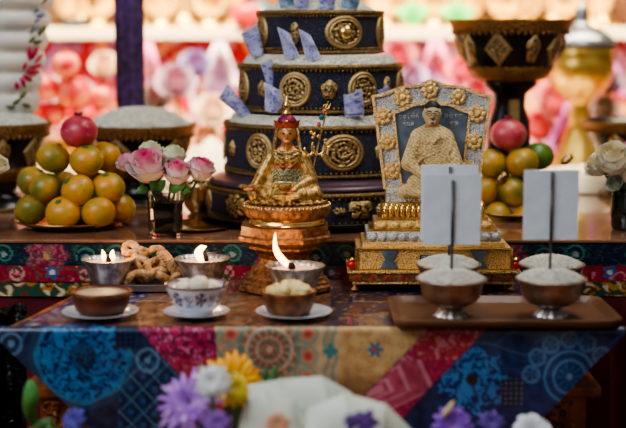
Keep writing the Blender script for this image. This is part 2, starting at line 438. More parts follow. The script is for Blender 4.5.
for sgn in (-1, 1):
    m_ = MB(); scroll_relief(m_, *sorted((sgn*.26, sgn*.372)), at(-.09), at(-.04), -.135, 40, .012)
    m_.obj('apron_carving', 'wood_gilt', ftab)
    m_ = MB(); scroll_relief(m_, *sorted((sgn*.24, sgn*.38)), at(-.2), at(-.128), -.14, 60, .014)
    m_.obj('panel_carving', 'wood_gilt', ftab)
    pts = [(sgn*(.425-.0*q), -.148, at(-.034)) for q in range(1)]
    m_ = MB(); out = [(0, 0), (.05, 0), (.056, -.008), (.045, -.016), (.02, -.022), (.012, -.034), (0, -.046)]
    out = [(sgn*(.365+a), at(-.032)+b) for a, b in out]
    m_.prism(out if sgn < 0 else out[::-1], .02, Matrix.Translation((0, -.15, 0)), .003)
    m_.obj('corner_bracket', 'wood_gilt', ftab)
# the cover: flat top with rounded front edge and a fall cut on the slant at both ends
cov = thing('table_cover', 'glossy patchwork brocade cover with blue, pink and tan panels on the front altar table', 'tablecloth', (0, YF, 0))
def cov_top(u, v):
    y = (YB-YF)*v
    hw0, hw1 = -.436+.086*v, .432-.05*v
    x = hw0+(hw1-hw0)*u
    e = min(u, 1-u)
    z = -.0015+.0008*nz(x*14, y*14)-(.006*(1-e/.03) if e < .03 else 0)
    return (x, y, z)
cm = MB().grid(cov_top, 220, 60, lambda u, v: top_paint(626*u, 60*v))
cm.obj('cover_top', 'plastic_top', cov)
def hem(x):
    return max(.012, min(.235, .02+(x+.44)*1.0, .014+(.436-x)*1.02))
def cov_fall(u, v):
    x = -.438+.872*u
    s = v*hem(x); r = .008
    w = .004*math.sin(x*26)+.003*math.sin(x*57+1)
    if s < r*PI/2:
        a = s/r; y = -r*math.sin(a)+0; z = -.002-r*(1-math.cos(a))
    else:
        q = s-r*PI/2; y = -r-w*min(1, q/.06)-.006*q/.2; z = -.002-r-q
    return (x, y-.001, z)
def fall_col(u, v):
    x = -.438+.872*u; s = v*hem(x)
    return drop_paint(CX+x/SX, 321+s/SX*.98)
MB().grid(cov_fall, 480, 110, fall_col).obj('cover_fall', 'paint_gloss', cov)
# ------------------------------------------------------------------ rear altar table
YR = .04; ZR = .064
rtab = thing('altar_table', 'long high altar table behind, glossy brown top carrying the mandala and fruit', 'table', (0, .74, -.45))
MB().box((0, 0, at(ZR)-.0025), (2.3, 1.4, .005), .0012).obj('table_top', 'altar_top', rtab)
MB().box((0, 0.01, at(ZR)-.045), (2.24, 1.36, .08), .003).obj('apron', 'wood_table', rtab)
for sx in (-1, 1):
    for sy in (-1, 1):
        MB().box((sx*1.07, sy*.6, .21), (.07, .07, .42), .004).obj('leg', 'wood_table', rtab)
val = thing('altar_valance', 'brocade valance with navy, red and yellow flowered bands hanging from the rear altar table', 'valance', (0, YR, 0))
def band(name, z0, z1, yoff, fn, nv):
    sc = 2.2/F
    MB().grid(lambda u, v: (-1.1+2.2*u, yoff-.002*math.sin(40*u+v), z1+(z0-z1)*v), 700, nv,
              lambda u, v: fn(CX+(-1.1+2.2*u)/sc, (z1-z0)*v/sc)).obj(name, 'paint_gloss', val)
def navy_band(x, y):
    c = mix(rgb(10, 20, 44), rgb(18, 38, 60), .5+nz(x/8, y/8))
    k = (x+20) % 118; i = int((x+20)//118)
    if i % 2 == 0:
        d, p, a = rosette(k, y, 59, 13, 24, 9)
        if d < .75+.25*p:
            c = mix(rgb(120, 26, 62), rgb(176, 92, 108), sst(swirl(x, y, 4, 3.), -.1, .25))
            if d < .2: c = rgb(190, 140, 90)
    for qx, qy, r in ((14, 12, 11), (100, 15, 11)):
        d, p, a = rosette(k, y, qx, qy, r, 1)
        v = (a/(2*PI)+d*1.6) % 1
        if d < 1 and v < .32: c = rgb(60, 130, 118)
        if d < .28: c = rgb(150, 160, 160)
    if abs(swirl(x, y, 9, 6.)) < .05: c = mix(c, rgb(44, 104, 84), .7)
    if y < 1.4: c = rgb(30, 20, 24)
    return c
def red_band(x, y):
    c = mix(rgb(122, 18, 40), rgb(160, 36, 58), .5+nz(x/8, y/8))
    k = (x+22) % 72
    d, p, a = rosette(k, y, 66-.0, 7, 8.5, 5)
    if d < .55+.45*p: c = rgb(40, 90, 160) if d > .35 else rgb(200, 190, 190)
    d, p, a = rosette(k, y, 28, 8, 9, 1)
    v = (a/(2*PI)+d*1.3) % 1
    if d < 1 and v < .4: c = rgb(196, 150, 140)
    if swirl(x, y, 5, 4.) > .3: c = rgb(44, 96, 66)
    elif swirl(x, y, 6, 14.) > .4: c = rgb(206, 120, 130)
    return c
def yel_band(x, y):
    s = swirl(x, y, 8, 2.)
    c = rgb(36, 78, 62) if s < .0 else rgb(176, 130, 40)
    if s > .32: c = rgb(196, 196, 180)
    if abs(s) < .05: c = rgb(120, 40, 40)
    return c
band('navy_band', .0215, ZR-.005, -.003, navy_band, 40)
band('red_band', -.005, .0215, -.0045, red_band, 24)
band('yellow_band', -.03, -.005, -.0035, yel_band, 20)
MB().grid(lambda u, v: (-1.1+2.2*u, .002-.006*math.sin(60*u)*v, -.03-.41*v), 260, 8).obj('lower_cloth', 'red_cloth', val)
# ------------------------------------------------------------------ dark plastic drape at far left, red cloth at far right
def drape(u, v):
    x = -.55+.125*u+.03*v*(1-u); return (x-.0*v, -.2+.02*math.sin(u*9+v*5)+.02*nz(u*4, v*6), .0-.44*v)
tag(MB().grid(drape, 30, 50).obj('plastic_drape', 'dark_plastic'), 'dark crinkled plastic sheet hanging at the left end of the front altar table', 'plastic sheet')
def drape2(u, v):
    return (.435+.2*u+.012*math.sin(v*3), -.2+.014*math.sin(u*22)*(.3+v), .012-.455*v)
tag(MB().grid(drape2, 60, 20).obj('side_cloth', 'red_cloth'), 'plain red cloth hanging at the right end of the front altar table', 'cloth')
# ------------------------------------------------------------------ low table nearest the camera (below the frame) that carries the flowers
near = thing('flower_table', 'low brown wooden table in front, carrying the blurred flowers', 'table', (0, -.555, -.45))
MB().box((0, 0, .272), (1.1, .34, .024), .004).obj('table_top', 'wood_table', near)
for sx in (-1, 1):
    for sy in (-1, 1): MB().box((sx*.5, sy*.14, .13), (.04, .04, .26), .003).obj('leg', 'wood_table', near)
ZN = -.45+.284
# ================================================================== things on the front table
def P3(x, Y, z=0.): return (xat(x, Y, z), Y, z)
# ---- saucers with bowls
def saucer(x, Y, label, k=1.):
    o = MB().lathe([(.022, .0), (.026, .0005), (.03, .002), (.044, .0055), (.0545, .0088), (.0552, .0096), (.0535, .0096), (.042, .0068), (.028, .0042), (.0, .004)], 56)
    o = o.obj('saucer', 'white_china'); o.scale = (k, k, 1); o.location = P3(x, Y, 0); return tag(o, label, 'saucer', 'white saucers')
YS = -.262
saucer(100.5, YS, 'white saucer under the red-brown wooden bowl at the left')
saucer(196.5, YS, 'white saucer under the flower-painted porcelain bowl', .87)
saucer(294, YS, 'white saucer under the small wooden bowl of butter')
b = thing('wooden_bowl', 'reddish brown turned wooden bowl of beige porridge on the left saucer', 'bowl', P3(101.5, YS, .0042)); b.scale = (1, 1, 1.12)
MB().lathe([(0, 0), (.027, 0), (.03, .002), (.036, .006), (.0395, .014), (.0405, .022), (.0415, .0262), (.043, .0275), (.043, .030), (.0405, .0305), (.038, .027), (.036, .02), (.02, .01), (0, .01)], 56).obj('bowl_body', 'wood_bowl', b)
MB().lathe([(.0412, .0255), (.0442, .0275), (.0442, .0302), (.0412, .031)], 56, caps=False).obj('rim', 'wood_pale', b)
pr = MB().lathe([(0, 0), (.02, .0004), (.0375, 0), (.0375, -.004), (0, -.004)], 48).obj('porridge', 'porridge'); pr.location = P3(101.5, YS, .0352)
tag(pr, 'beige porridge filling the red-brown wooden bowl', 'porridge')
def pcol(t, i, z):
    c = rgb(226, 228, 234)
    if z > .0348: return rgb(104, 70, 58)
    k = (t*7/(2*PI)) % 1; u = (k-.5)*.042; w = z-.0225
    d = math.hypot(u, w*1.1); a = math.atan2(w, u)
    if d < .0105 and nz(u*420, w*420, t//.9) + .35*math.cos(5*a) > -.14:
        c = rgb(48, 42, 104) if nz(u*200, w*200, 5) > -.1 else rgb(150, 52, 74)
    elif abs(u) > .013 and abs(w+.002) < .008 and nz(u*500, w*500, 8) > .05: c = rgb(70, 70, 124)
    return c
b = thing('porcelain_bowl', 'white porcelain bowl with blue and red flower sprays and a brown rim', 'bowl', P3(197, YS, .0042)); b.scale = (1, 1, 1.17)
pf = [(.0, 0), (.022, 0), (.023, .004), (.026, .006)]
for k in range(30):
    q = k/29.; pf.append((.027+.0185*q**.62, .0065+.0315*q))
pf += [(.0445, .038), (.042, .03), (.03, .015), (0, .012)]
MB().lathe(pf, 220, col=pcol).obj('bowl_body', 'porcelain', b)
for i, (dx, dy, r, lab) in enumerate(((.004, -.004, .0145, 'large round butter lump heaped in the middle of the porcelain bowl'), (-.02, .0, .012, 'flat butter lump at the left in the porcelain bowl'), (.021, .003, .0125, 'flat butter lump at the right in the porcelain bowl'))):
    o = MB().ell((0, 0, 0), (r, r, r*.8), 20, 12, disp=lambda n, i=i: 1+.18*nz(n.x*2+i*3, n.y*2, n.z*2)).obj('butter_lump', 'butter_pale')
    p = P3(197, YS, 0); o.location = (p[0]+dx, p[1]+dy, .0435+(.005 if i == 0 else -.001)); tag(o, lab, 'butter', 'butter lumps in the porcelain bowl')
b = thing('wooden_bowl', 'small brown wooden bowl heaped with yellow butter on the right saucer', 'bowl', P3(289, YS, .0042)); b.scale = (1, 1, 1.28)
MB().lathe([(0, 0), (.027, 0), (.031, .003), (.036, .012), (.0385, .024), (.0388, .0265), (.036, .0268), (.034, .02), (.02, .009), (0, .009)], 56).obj('bowl_body', 'wood_pale', b)
for i, (dx, dy, dz, r, lab) in enumerate(((-.014, -.004, .001, .019, 'yellow butter slab at the left in the small wooden bowl'), (.016, -.003, .001, .018, 'yellow butter slab at the right in the small wooden bowl'),
                                    (.004, .004, .006, .018, 'pale butter curl on top in the small wooden bowl'))):
    o = MB().ell((0, 0, 0), (r, r*.85, r*.62), 22, 14, disp=lambda n, i=i: 1+.3*nz(n.x*2.2+i*5, n.y*2.2, n.z*2.2)).obj('butter_lump', 'butter')
    p = P3(289, YS, 0); o.location = (p[0]+dx, p[1]+dy, .036+dz); tag(o, lab, 'butter', 'butter lumps in the small wooden bowl')
# ---- butter lamps
def butter_lamp(x, Y, R, hz, label):
    b = thing('butter_lamp', label, 'butter lamp', P3(x, Y, 0), group='silver butter lamps')
    sc = lambda t, i, z: 1+.035*math.cos(26*t)*max(0, (z/hz-.8)*5)
    MB().lathe([(0, 0), (R*.52, 0), (R*.55, hz*.03), (R*.5, hz*.1), (R*.62, hz*.22), (R*.74, hz*.45), (R*.82, hz*.7), (R*.88, hz*.86), (R*.98, hz*.97), (R, hz), (R*.97, hz*1.0), (R*.86, hz*.9), (R*.7, hz*.6), (0, hz*.55)], 104, mod=sc).obj('lamp_bowl', 'silver_bowl', b)
    MB().lathe([(0, hz*.9), (R*.6, hz*.895), (R*.855, hz*.885), (R*.84, hz*.8), (0, hz*.8)], 48).obj('butter_fill', 'melted', b)
    return b
def light(name, loc, e, col, r=.01):
    l = bpy.data.lights.new(name, 'POINT'); l.energy = e; l.color = col; l.shadow_soft_size = r
    o = bpy.data.objects.new(name, l); o.location = loc; COL.objects.link(o)
WARM = (1, .55, .22)
R1, Y1 = size(27, -.06), -.06
b = butter_lamp(109, Y1, R1, .05, 'fluted silver butter lamp with two small flames behind the red-brown wooden bowl')
s = size(1, Y1)
MB().tube([(0, 0, .043), (.001, 0, .05), (-.001, 0, .056)], [.004, .0055, .002], 10).obj('wick', 'soot', b)
def flame_part(b, path, rad):
    """smooth tapering tongue through the given points"""
    p = [Vector(q) for q in path]; n = len(p); P_, R_ = [], []
    for i in range(n-1):
        a, b_, c, d = p[max(i-1, 0)], p[i], p[i+1], p[min(i+2, n-1)]
        for k in range(6):
            t = k/6.
            P_.append(.5*((2*b_)+(c-a)*t+(2*a-5*b_+4*c-d)*t*t+(3*b_-3*c+d-a)*t**3)); R_.append(rad[i]+(rad[i+1]-rad[i])*sst(t, 0, 1))
    MB().tube(P_+[p[-1]], R_+[rad[-1]], 14).obj('flame', 'flame', b)
flame_part(b, [(-4*s, 0, .047), (-4.5*s, 0, .052), (-5*s, 0, .058), (-6*s, 0, .064)], [.003, .0042, .003, .0006])
flame_part(b, [(5*s, 0, .047), (4*s, 0, .053), (4*s, 0, .058), (5*s, 0, .064)], [.003, .0048, .0036, .0006])
light('flame_light', (xat(109, Y1), Y1-.01, .075), .12, WARM)
R2, Y2 = size(28, -.065), -.065
b = butter_lamp(203, Y2, R2, .052, 'fluted silver butter lamp with one curled flame behind the porcelain bowl')
MB().tube([(.006, 0, .046), (.005, 0, .052), (.003, 0, .06)], [.004, .0045, .002], 10).obj('wick', 'soot', b)
flame_part(b, [(1*s, 0, .047), (-3*s, 0, .053), (-4*s, 0, .060), (-1*s, 0, .067), (4*s, 0, .070)], [.003, .0056, .0066, .005, .0006])
MB().tube([(0, .004, .058), (.012, .004, .06), (.028, .004, .0605)], [.0012, .001, .0006], 6).obj('incense_tip', 'rod', b)
light('flame_light', (xat(203, Y2), Y2-.012, .085), .12, WARM)
R3, Y3 = size(29.5, -.165), -.165
b = butter_lamp(295.5, Y3, R3, .058, 'fluted silver butter lamp with a tall leaning flame before the statue')
s3 = size(1, Y3)
MB().ell((-4*s3, -.004, .057), (.006, .006, .0058), 16, 10, disp=lambda n: 1+.35*nz(n.x*3, n.y*3, n.z*3)).obj('wick', 'soot', b)
flame_part(b, [(-6*s3, -.002, .056), (-10*s3, -.002, .062), (-15*s3, -.002, .070), (-19*s3, -.002, .080), (-20.5*s3, -.002, .092), (-20*s3, -.002, .108)],
           [.0030, .0046, .0050, .0042, .0026, .0003])
light('flame_light', (xat(281, Y3), Y3-.02, .105), .2, WARM)
# ---- fried dough twists on a small steel tray behind the lamps
t_ = thing('serving_tray', 'small shiny steel tray carrying fried dough between two butter lamps', 'tray', (xat(155, -.05), -.045, 0))
MB().box((0, 0, .004), (.135, .075, .004), .0015).obj('tray_base', 'steel', t_)
for sx, sy, w, d in ((0, -1, .14, .004), (0, 1, .14, .004), (-1, 0, .004, .08), (1, 0, .004, .08)):
    MB().box((sx*.068, sy*.038, .007), (w, d, .011), .0015).obj('tray_rim', 'steel', t_)
def twist(kind, seed):
    r = random.Random(seed); pts = []
    n = 40
    for k in range(n):
        a = 2*PI*k/n
        if kind == 0: pts.append((.019*math.sin(a), .0085*math.sin(2*a), .004*math.cos(2*a)*1.5+.001*r.random()))
        elif kind == 1: pts.append((.020*math.cos(a)*(1+.15*math.cos(3*a)), .0115*math.sin(a), .005*math.sin(3*a)))
        else: pts.append((.026*math.cos(a), .0075*math.sin(3*a), .006*math.cos(3*a+1)))
    mb = MB().tube(pts, [.0060*(1+.25*nz(k*.5, seed)) for k in range(n)], 10, closed=True)
    for i in range(len(mb.v)):
        v = Vector(mb.v[i]); q = 1+.1*nz(v.x*190, v.y*190, v.z*190); mb.v[i] = tuple(v*q)
    return mb
def braid(seed):
    mb = MB()
    for ph in range(3):
        pts = []
        for k in range(44):
            q = k/43.; a = q*PI*7+ph*2*PI/3
            pts.append((-.028+.056*q, .0065*math.sin(a), .0042*math.cos(a*2)))
        mb.tube(pts, [.0056*min(1, .35+4*min(k, 43-k)/43.) for k in range(44)], 9)
    return mb
DX = [  # image x, image y, Y, kind, rotation, label
    (136, 252, -.03, 0, (1.0, .5, .4), 'looped golden dough knot on top of the pile, above the left butter lamp'),
    (148, 258, -.04, 1, (.9, -.5, .2), 'ring-shaped orange dough twist just under the top loop'),
    (136, 262, -.045, 0, (.7, .3, -.5), 'fried dough knot partly behind the rim of the left butter lamp'),
    (170, 264, -.055, 3, (.4, .95, .2), 'plaited pale dough stick leaning at the right of the fried dough pile'),
    (157, 269, -.055, 1, (.4, .15, .6), 'flat golden dough twist in the middle of the fried dough pile'),
    (143, 274, -.06, 2, (.3, -.1, .3), 'long flat dough twist at the front left of the steel tray'),
    (162, 277, -.062, 2, (.15, .05, -.15), 'long pale dough twist at the front right of the steel tray'),
    (131, 278, -.05, 0, (.2, .1, .8), 'small dough knot at the bottom left of the fried dough pile'),
    (150, 267, -.02, 1, (.5, .2, 1.), 'dark orange dough ring at the back of the steel tray')]
for i, (x, y, Y, k, r, lab) in enumerate(DX):
    o = (braid(i) if k == 3 else twist(k, i)).obj('dough_twist', 'dough')
    o.location = (xat(x, Y), Y, zat(y, Y)); o.rotation_euler = r; tag(o, lab, 'fried dough', 'fried dough twists on the steel tray')
# ---- wooden tray
def rrect(hw, hd, r, n=8):
    o = []
    for cx, cy, a0 in ((hw-r, hd-r, 0), (-hw+r, hd-r, PI/2), (-hw+r, -hd+r, PI), (hw-r, -hd+r, 1.5*PI)):
        for k in range(n+1):
            a = a0+PI/2*k/n; o.append((cx+r*math.cos(a), cy+r*math.sin(a)))
    return o
tm = mat('tray_wood', rgb(118, 78, 50), .5, 0, (70, .12), (9, rgb(78, 48, 30)), coat=.12)
rings = [(-.012, 0.), (-.004, .001), (0, .012), (-.0012, .0132), (-.003, .0125), (-.013, .0045), (-.016, .004)]
hw, hd = .1595, .0885
vs = []; fs = []; n = 36
for ins, z in rings:
    for p in rrect(hw+ins, hd+ins, .022+ins*.6): vs.append((p[0], p[1], z))
for k in range(len(rings)-1):
    fs += [(k*n+i, k*n+(i+1) % n, (k+1)*n+(i+1) % n, (k+1)*n+i) for i in range(n)]
fs += [tuple(range(n))[::-1], tuple((len(rings)-1)*n+i for i in range(n))]
ty = -.2625
o = MB().add(vs, fs, None, True).obj('serving_tray', tm); o.location = (.2695, ty, .0005)
o.data.polygons[-1].use_smooth = False
tag(o, 'brown wooden rounded serving tray carrying the bronze rice bowls', 'tray')
ZT = .0052
# ---- bronze rice bowls
def rice_mound(R, h, n, seed, lab, loc, gl=.0034):
    r = random.Random(seed); mb = MB()
    hf = lambda q: h*(1-q**2.5)
    mb.lathe([(0, h-.001), (R*.25, hf(.25)-.001), (R*.5, hf(.5)-.001), (R*.75, hf(.75)-.001), (R*.93, hf(.93)-.001), (R*.93, -.004), (0, -.004)], 40)
    for k in range(n):
        q = math.sqrt(r.random())*.97; a = r.random()*2*PI
        z = hf(q)+r.uniform(-.0006, .0012)
        mb.grain((q*R*math.cos(a), q*R*math.sin(a), z), (r.uniform(-1, 1), r.uniform(-1, 1), r.uniform(-.35, .35)), gl*r.uniform(.8, 1.15), gl*.36)
    o = mb.obj('rice', 'rice_grain'); o.location = loc
    for p in o.data.polygons: p.use_smooth = False
    return tag(o, lab, 'rice', kind='stuff')
def rice_bowl(x, Y, z0, label, seed, rlab):
    R = .0485
    b = thing('rice_bowl', label, 'bowl', P3(x, Y, z0), group='bronze rice bowls')
    MB().lathe([(0, .0148), (.012, .0148), (.022, .0160), (.0325, .0205), (.0395, .028), (.0428, .038), (.0445, .0475), (.0505, .0535), (.0508, .0552), (.047, .0552), (.043, .048), (.03, .03), (0, .022)], 64).obj('bowl_body', 'pewter', b)
    MB().lathe([(0, 0), (.0245, 0), (.025, .0012), (.0215, .005), (.0165, .0105), (.0145, .0155), (0, .0155)], 96, mod=lambda t, i, z: 1+.055*math.cos(12*t)).obj('foot', 'silver_bowl', b)
    rice_mound(R-.002, .0125, 3000, seed, rlab, P3(x, Y, z0+.054))
    return b
rice_bowl(451, -.286, ZT, 'footed bronze bowl heaped with rice at the left of the wooden tray', 1, 'white rice heaped in the front left bronze bowl on the tray')
rice_bowl(550.5, -.284, ZT, 'footed bronze bowl heaped with rice at the right of the wooden tray', 2, 'white rice heaped in the front right bronze bowl on the tray')
rice_bowl(448, -.137, .0, 'footed bronze bowl of rice just in front of the golden portrait shrine', 3, 'white rice heaped in the back left bronze bowl by the shrine')
rice_bowl(551, -.137, .0, 'footed bronze bowl of rice behind the right bowl on the tray', 4, 'white rice heaped in the back right bronze bowl')
def card(x, Y, x0, x1, y0, y1, ztop, zb, label, tilt=0.):
    """flat white card fixed behind a thin dark rod that stands in the rice"""
    b = thing('offering_card', label, 'card', (xat(x, Y, .1), Y, zb), (0, tilt, 0))
    ox = xat(x, Y, .1)
    xa, xb = xat(x0, Y, .15)-ox, xat(x1, Y, .15)-ox; za, zbb = zat(y1, Y)-zb, zat(y0, Y)-zb
    MB().box(((xa+xb)/2, .0028, (za+zbb)/2), (xb-xa, .0012, zbb-za), .0004).obj('card_sheet', 'card', b)
    MB().tube([(0, 0, 0), (0, 0, ztop-zb)], .0022, 10).obj('rod', 'rod', b)
    mb = MB()
    for k in range(7):
        cx, cz = rnd.uniform(xa*.2, xb*.6), rnd.uniform(za*.9+zbb*.1, za*.3+zbb*.7)
        a = rnd.uniform(-.5, 1.2); l = rnd.uniform(.001, .0035)
        mb.box((cx, .002, cz), (2*l, .0004, .0009), 0, Matrix.Rotation(-a, 3, 'Y'))
    mb.obj('scuff_flecks', 'white_scarf', b)
    return b
card(452, -.286, 423, 481, 174, 245, zat(180, -.286), .066, 'front white card on a dark rod in the left bowl on the tray')
card(550.5, -.284, 523.5, 578.5, 170, 240, zat(172, -.284), .066, 'white card on a dark rod in the right bowl on the tray')
card(449.5, -.137, 421, 478, 165, 240, zat(167, -.137), .060, 'white card just behind the front left card, in front of the golden shrine')
# ================================================================== statue on its stepped pedestal
YP = -.045
ped = thing('pedestal', 'stepped eight-sided copper-gold pedestal under the seated statue', 'pedestal', P3(285, YP, 0))
def octo(mb, prof): return mb.lathe(prof, 8, rot=PI/8, smooth=False)
k8 = 1/math.cos(PI/8)
pz = lambda y: zat(y, YP)
octo(MB(), [(.075, 0), (.078, .002), (.078, .008), (.073, .011), (.073, .014), (.066, .017), (.066, .021), (.058, .025), (.058, .031), (.049, .036)]).obj('stepped_base', 'copper_wood', ped)
octo(MB(), [(.049, .036), (.044, .041), (.042, .05), (.044, .058), (.05, .063)]).obj('waist', 'copper_wood', ped)
octo(MB(), [(.05, .063), (.06, .067), (.06, .071), (.07, .076), (.0775, .0805), (.0775, .087), (.0735, .0895), (.0735, .1035), (.0, .1035)]).obj('stepped_crown', 'copper_wood', ped)
ZS = .1035
S = .001582
sta = thing('statue', 'small gilded seated deity statue with a magenta hat, robe and ornate staff on the pedestal', 'statue', (xat(287, YP, .2), YP, ZS))
zz = lambda y: zat(y, YP)-ZS
MB().lathe([(0, 0), (.0595, 0), (.061, .003), (.0595, .006), (.058, .0085), (.058, .011)], 64).obj('base_ring', 'gold_bright', sta)
lb = MB().lathe([(.059, .0105), (.063, .013), (.067, .02), (.0685, .028), (.0685, .031), (.066, .0335), (0, .034)], 120,
           mod=lambda t, i, z: 1+(.03*abs(math.cos(15*t)) if i in (1, 2, 3) else 0))
lb.obj('lotus_base', 'copper_wood', sta)
mb = MB()
for k in range(64):
    a = 2*PI*k/64; mb.ell((.068*math.cos(a), .068*math.sin(a), .0315), .002, 8, 6)
mb.obj('bead_row', 'gold_bright', sta)
# --- body
Z0 = .034                                               # seat height in statue space
def X_(px): return (px-287)*S
B = MB()
def cap(a, b, ra, rb, n=9):
    a, b = Vector(a), Vector(b)
    for k in range(n+1):
        q = k/n; B.ell(a.lerp(b, q), ra+(rb-ra)*q, 12, 8)
zsh, zneck, zhead = zz(150.5), zz(147), zz(133)
zlap = Z0+.012
B.ell((0, .004, Z0+.018), (.036, .03, .02), 20, 12)                         # hips
B.ell((0, .002, (zlap+zsh)/2-.002), (.0235, .018, .034), 20, 14)            # trunk
B.ell((0, .002, zsh-.011), (.027, .0165, .014), 20, 12)                    # chest and shoulders
for sx in (-1, 1):
    cap((sx*.004, .002, zsh+.001), (sx*.023, .003, zsh-.0115), .0095, .0105)
    cap((sx*.012, .006, zsh-.016), (sx*.027, .006, Z0+.024), .017, .017)        # robe between trunk and arm
cap((0, .001, zsh), (0, -.001, zhead-.008), .0095, .0082)                   # neck
B.ell((0, -.002, zhead), (.0128, .0138, .0175), 24, 16)                     # head
B.ell((0, -.0155, zhead-.002), (.0024, .003, .0046), 10, 8)                 # nose
B.ell((0, -.012, zhead-.0125), (.006, .005, .0045), 10, 8)                  # chin
for sx in (-1, 1): B.ell((sx*.0132, .001, zhead-.003), (.0022, .004, .0075), 10, 8)   # ears
for sx in (-1, 1):                                                          # crossed legs
    kx = -.052 if sx < 0 else .046
    cap((sx*.02, .004, zlap+.004), (kx*.92, -.014, zlap+.003), .017, .0145)
    cap((kx*.92, -.016, zlap+.002), (-sx*.004, -.043, zlap-.001), .0135, .0095)
    B.ell((-sx*.012, -.046, zlap+.002), (.013, .008, .006), 12, 8)
# right arm (viewer left) resting on the knee, hand forward
el = (X_(261), -.002, zz(177)); hd_ = (X_(254), -.038, zz(185))
cap((X_(271), .002, zsh-.013), el, .0112, .0105); cap(el, hd_, .0098, .0062)
B.ell((hd_[0]-.002, hd_[1]-.003, hd_[2]), (.0078, .006, .005), 12, 8)
el2 = (X_(311), -.004, zz(179)); h2 = (X_(293), -.034, zz(188))
cap((X_(303), .002, zsh-.013), el2, .0116, .0112); cap(el2, h2, .0105, .0064)
B.ell((h2[0]-.002, h2[1]-.004, h2[2]), (.009, .006, .0042), 12, 8)
for k in range(4):                                                           # fingers of both hands
    cap((hd_[0]-.002-.004*k+.002, hd_[1]-.006, hd_[2]+.002), (hd_[0]-.003-.004*k+.002, hd_[1]-.011, hd_[2]-.002), .002, .0016, 4)
    cap((h2[0]-.009, h2[1]-.009+.003*k, h2[2]), (h2[0]-.018+.001*k, h2[1]-.010+.003*k, h2[2]+.001), .0018, .0014, 4)
# sleeves hanging from the forearms and the robe hem
cap((X_(309), .0, zz(178)), (X_(314), -.004, zz(192)), .012, .010); cap((X_(262), .0, zz(178)), (X_(258), -.008, zz(192)), .011, .009)
for k in range(16):
    a = PI*(1.05+.9*k/15); cap((.04*math.cos(a), .048*math.sin(a)*.95, Z0+.003), (.062*math.cos(a), .054*math.sin(a), Z0+.0025), .0045, .003, 4)
for k in range(9):                                                           # robe folds over trunk and shins
    q = k/8; cap((-.022+.044*q, -.017-.004*math.sin(PI*q), zlap+.018), (-.03+.06*q, -.04, zlap+.006), .0028, .0022, 5)
for sx in (-1, 1):
    for k in range(4):
        cap((sx*.006, -.0165, zsh-.004-.007*k), (sx*(.02-.001*k), -.013, zsh+.002-.006*k), .0022, .0018, 5)
def spaint(p, n):
    g = mix(rgb(232, 194, 124), rgb(128, 88, 48), .42+.7*nz(p.x*170, p.y*170, p.z*170)+.2*math.sin((abs(p.x)*1.2+p.z*.5)*1300+3*nz(p.x*90, p.z*90)))
    if p.z > zhead-.0165 and abs(p.x) < .0128 and p.y < .004:
        g = rgb(226, 170, 118)                            # face
        for sx in (-1, 1):
            ex = (p.x-sx*.0052)/.0028; ez = (p.z-(zhead+.0005))/.0011
            if ex*ex+ez*ez < 1 and p.y < -.008: g = rgb(34, 24, 26)
            if abs(p.x-sx*.0055) < .0035 and abs(p.z-(zhead+.0045-.08*abs(p.x-sx*.005))) < .0007: g = rgb(50, 30, 24)
        if (p.x/.0034)**2+((p.z-(zhead-.0088))/.0013)**2 < 1: g = rgb(176, 44, 36)
        if p.z > zhead+.010: g = rgb(40, 30, 30)
    elif p.z > zsh+.001: g = rgb(216, 150, 92)
    elif zlap+.021 < p.z < zsh-.014 and abs(p.x) < .023 and p.y < 0:
        t = (p.z-zlap-.021)/(zsh-.035-zlap)
        g = mix(rgb(190, 104, 62), g, .25) if .6 < t < .84 else (mix(rgb(120, 118, 90), rgb(214, 206, 160), sst(nz(p.x*420, p.z*420), -.1, .2)) if t < .6 else g)
    elif p.z > zsh-.012 and abs(p.x) < .016 and nz(p.x*300, p.z*300) > 0: g = rgb(120, 116, 96)
    for hx, hy, hz in ((hd_[0]-.003, hd_[1]-.004, hd_[2]), (h2[0]-.006, h2[1]-.005, h2[2])):
        if (p-Vector((hx, hy, hz))).length < .0115: g = rgb(214, 140, 84)
    if p.z < Z0+.02 and nz(p.x*120, p.z*220, 2) > .2: g = mix(g, rgb(112, 70, 34), .6)
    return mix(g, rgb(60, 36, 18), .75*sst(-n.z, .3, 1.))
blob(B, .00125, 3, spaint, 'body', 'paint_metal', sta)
# hat with flaps, lappets and finial
h = MB().lathe([(.0142, zhead+.008), (.0152, zhead+.0125), (.0156, zhead+.017), (.0138, zhead+.0225), (.0095, zhead+.027), (.005, zhead+.0292), (0, zhead+.0297)], 28, (0, .001, 0))
h.obj('hat', 'maroon_hat', sta)
m_ = MB()
def brim(u, v):
    a = PI*(1.05+.9*u); w = abs(2*u-1)
    r = .0166+.002*v+.003*w*v
    return (r*math.cos(a), r*math.sin(a)+.001, zhead+.009+(.006+.003*math.sin(PI*(u*3 % 1)))*v+.006*w**3*v)
m_.grid(brim, 30, 6); m_.obj('hat_brim', 'orange_hat', sta)
for sx in (-1, 1):
    m_ = MB()
    m_.grid(lambda u, v: (sx*(.0155+.007*v*u-.002*u), .004-.004*v+.004*u, zhead+.006+.015*v*(1-.35*u)-.002*u), 6, 8)
    m_.obj('ear_flap', 'orange_hat', sta)
    m_ = MB()
    m_.tube([(sx*.0155, .003, zhead+.008), (sx*.0175, .002, zhead-.006), (sx*.021, -.003, zsh-.002), (sx*.0235, -.012, zsh-.018)], [.002, .003, .0036, .002], 8)
    m_.obj('lappet', 'gold_relief', sta)
f = MB().lathe([(.0035, 0), (.006, .0015), (.0062, .004), (.003, .006), (.0036, .008), (.0055, .0115), (.005, .015), (.002, .018), (.0012, .024), (0, .0255)], 16, (0, .001, zhead+.0295))
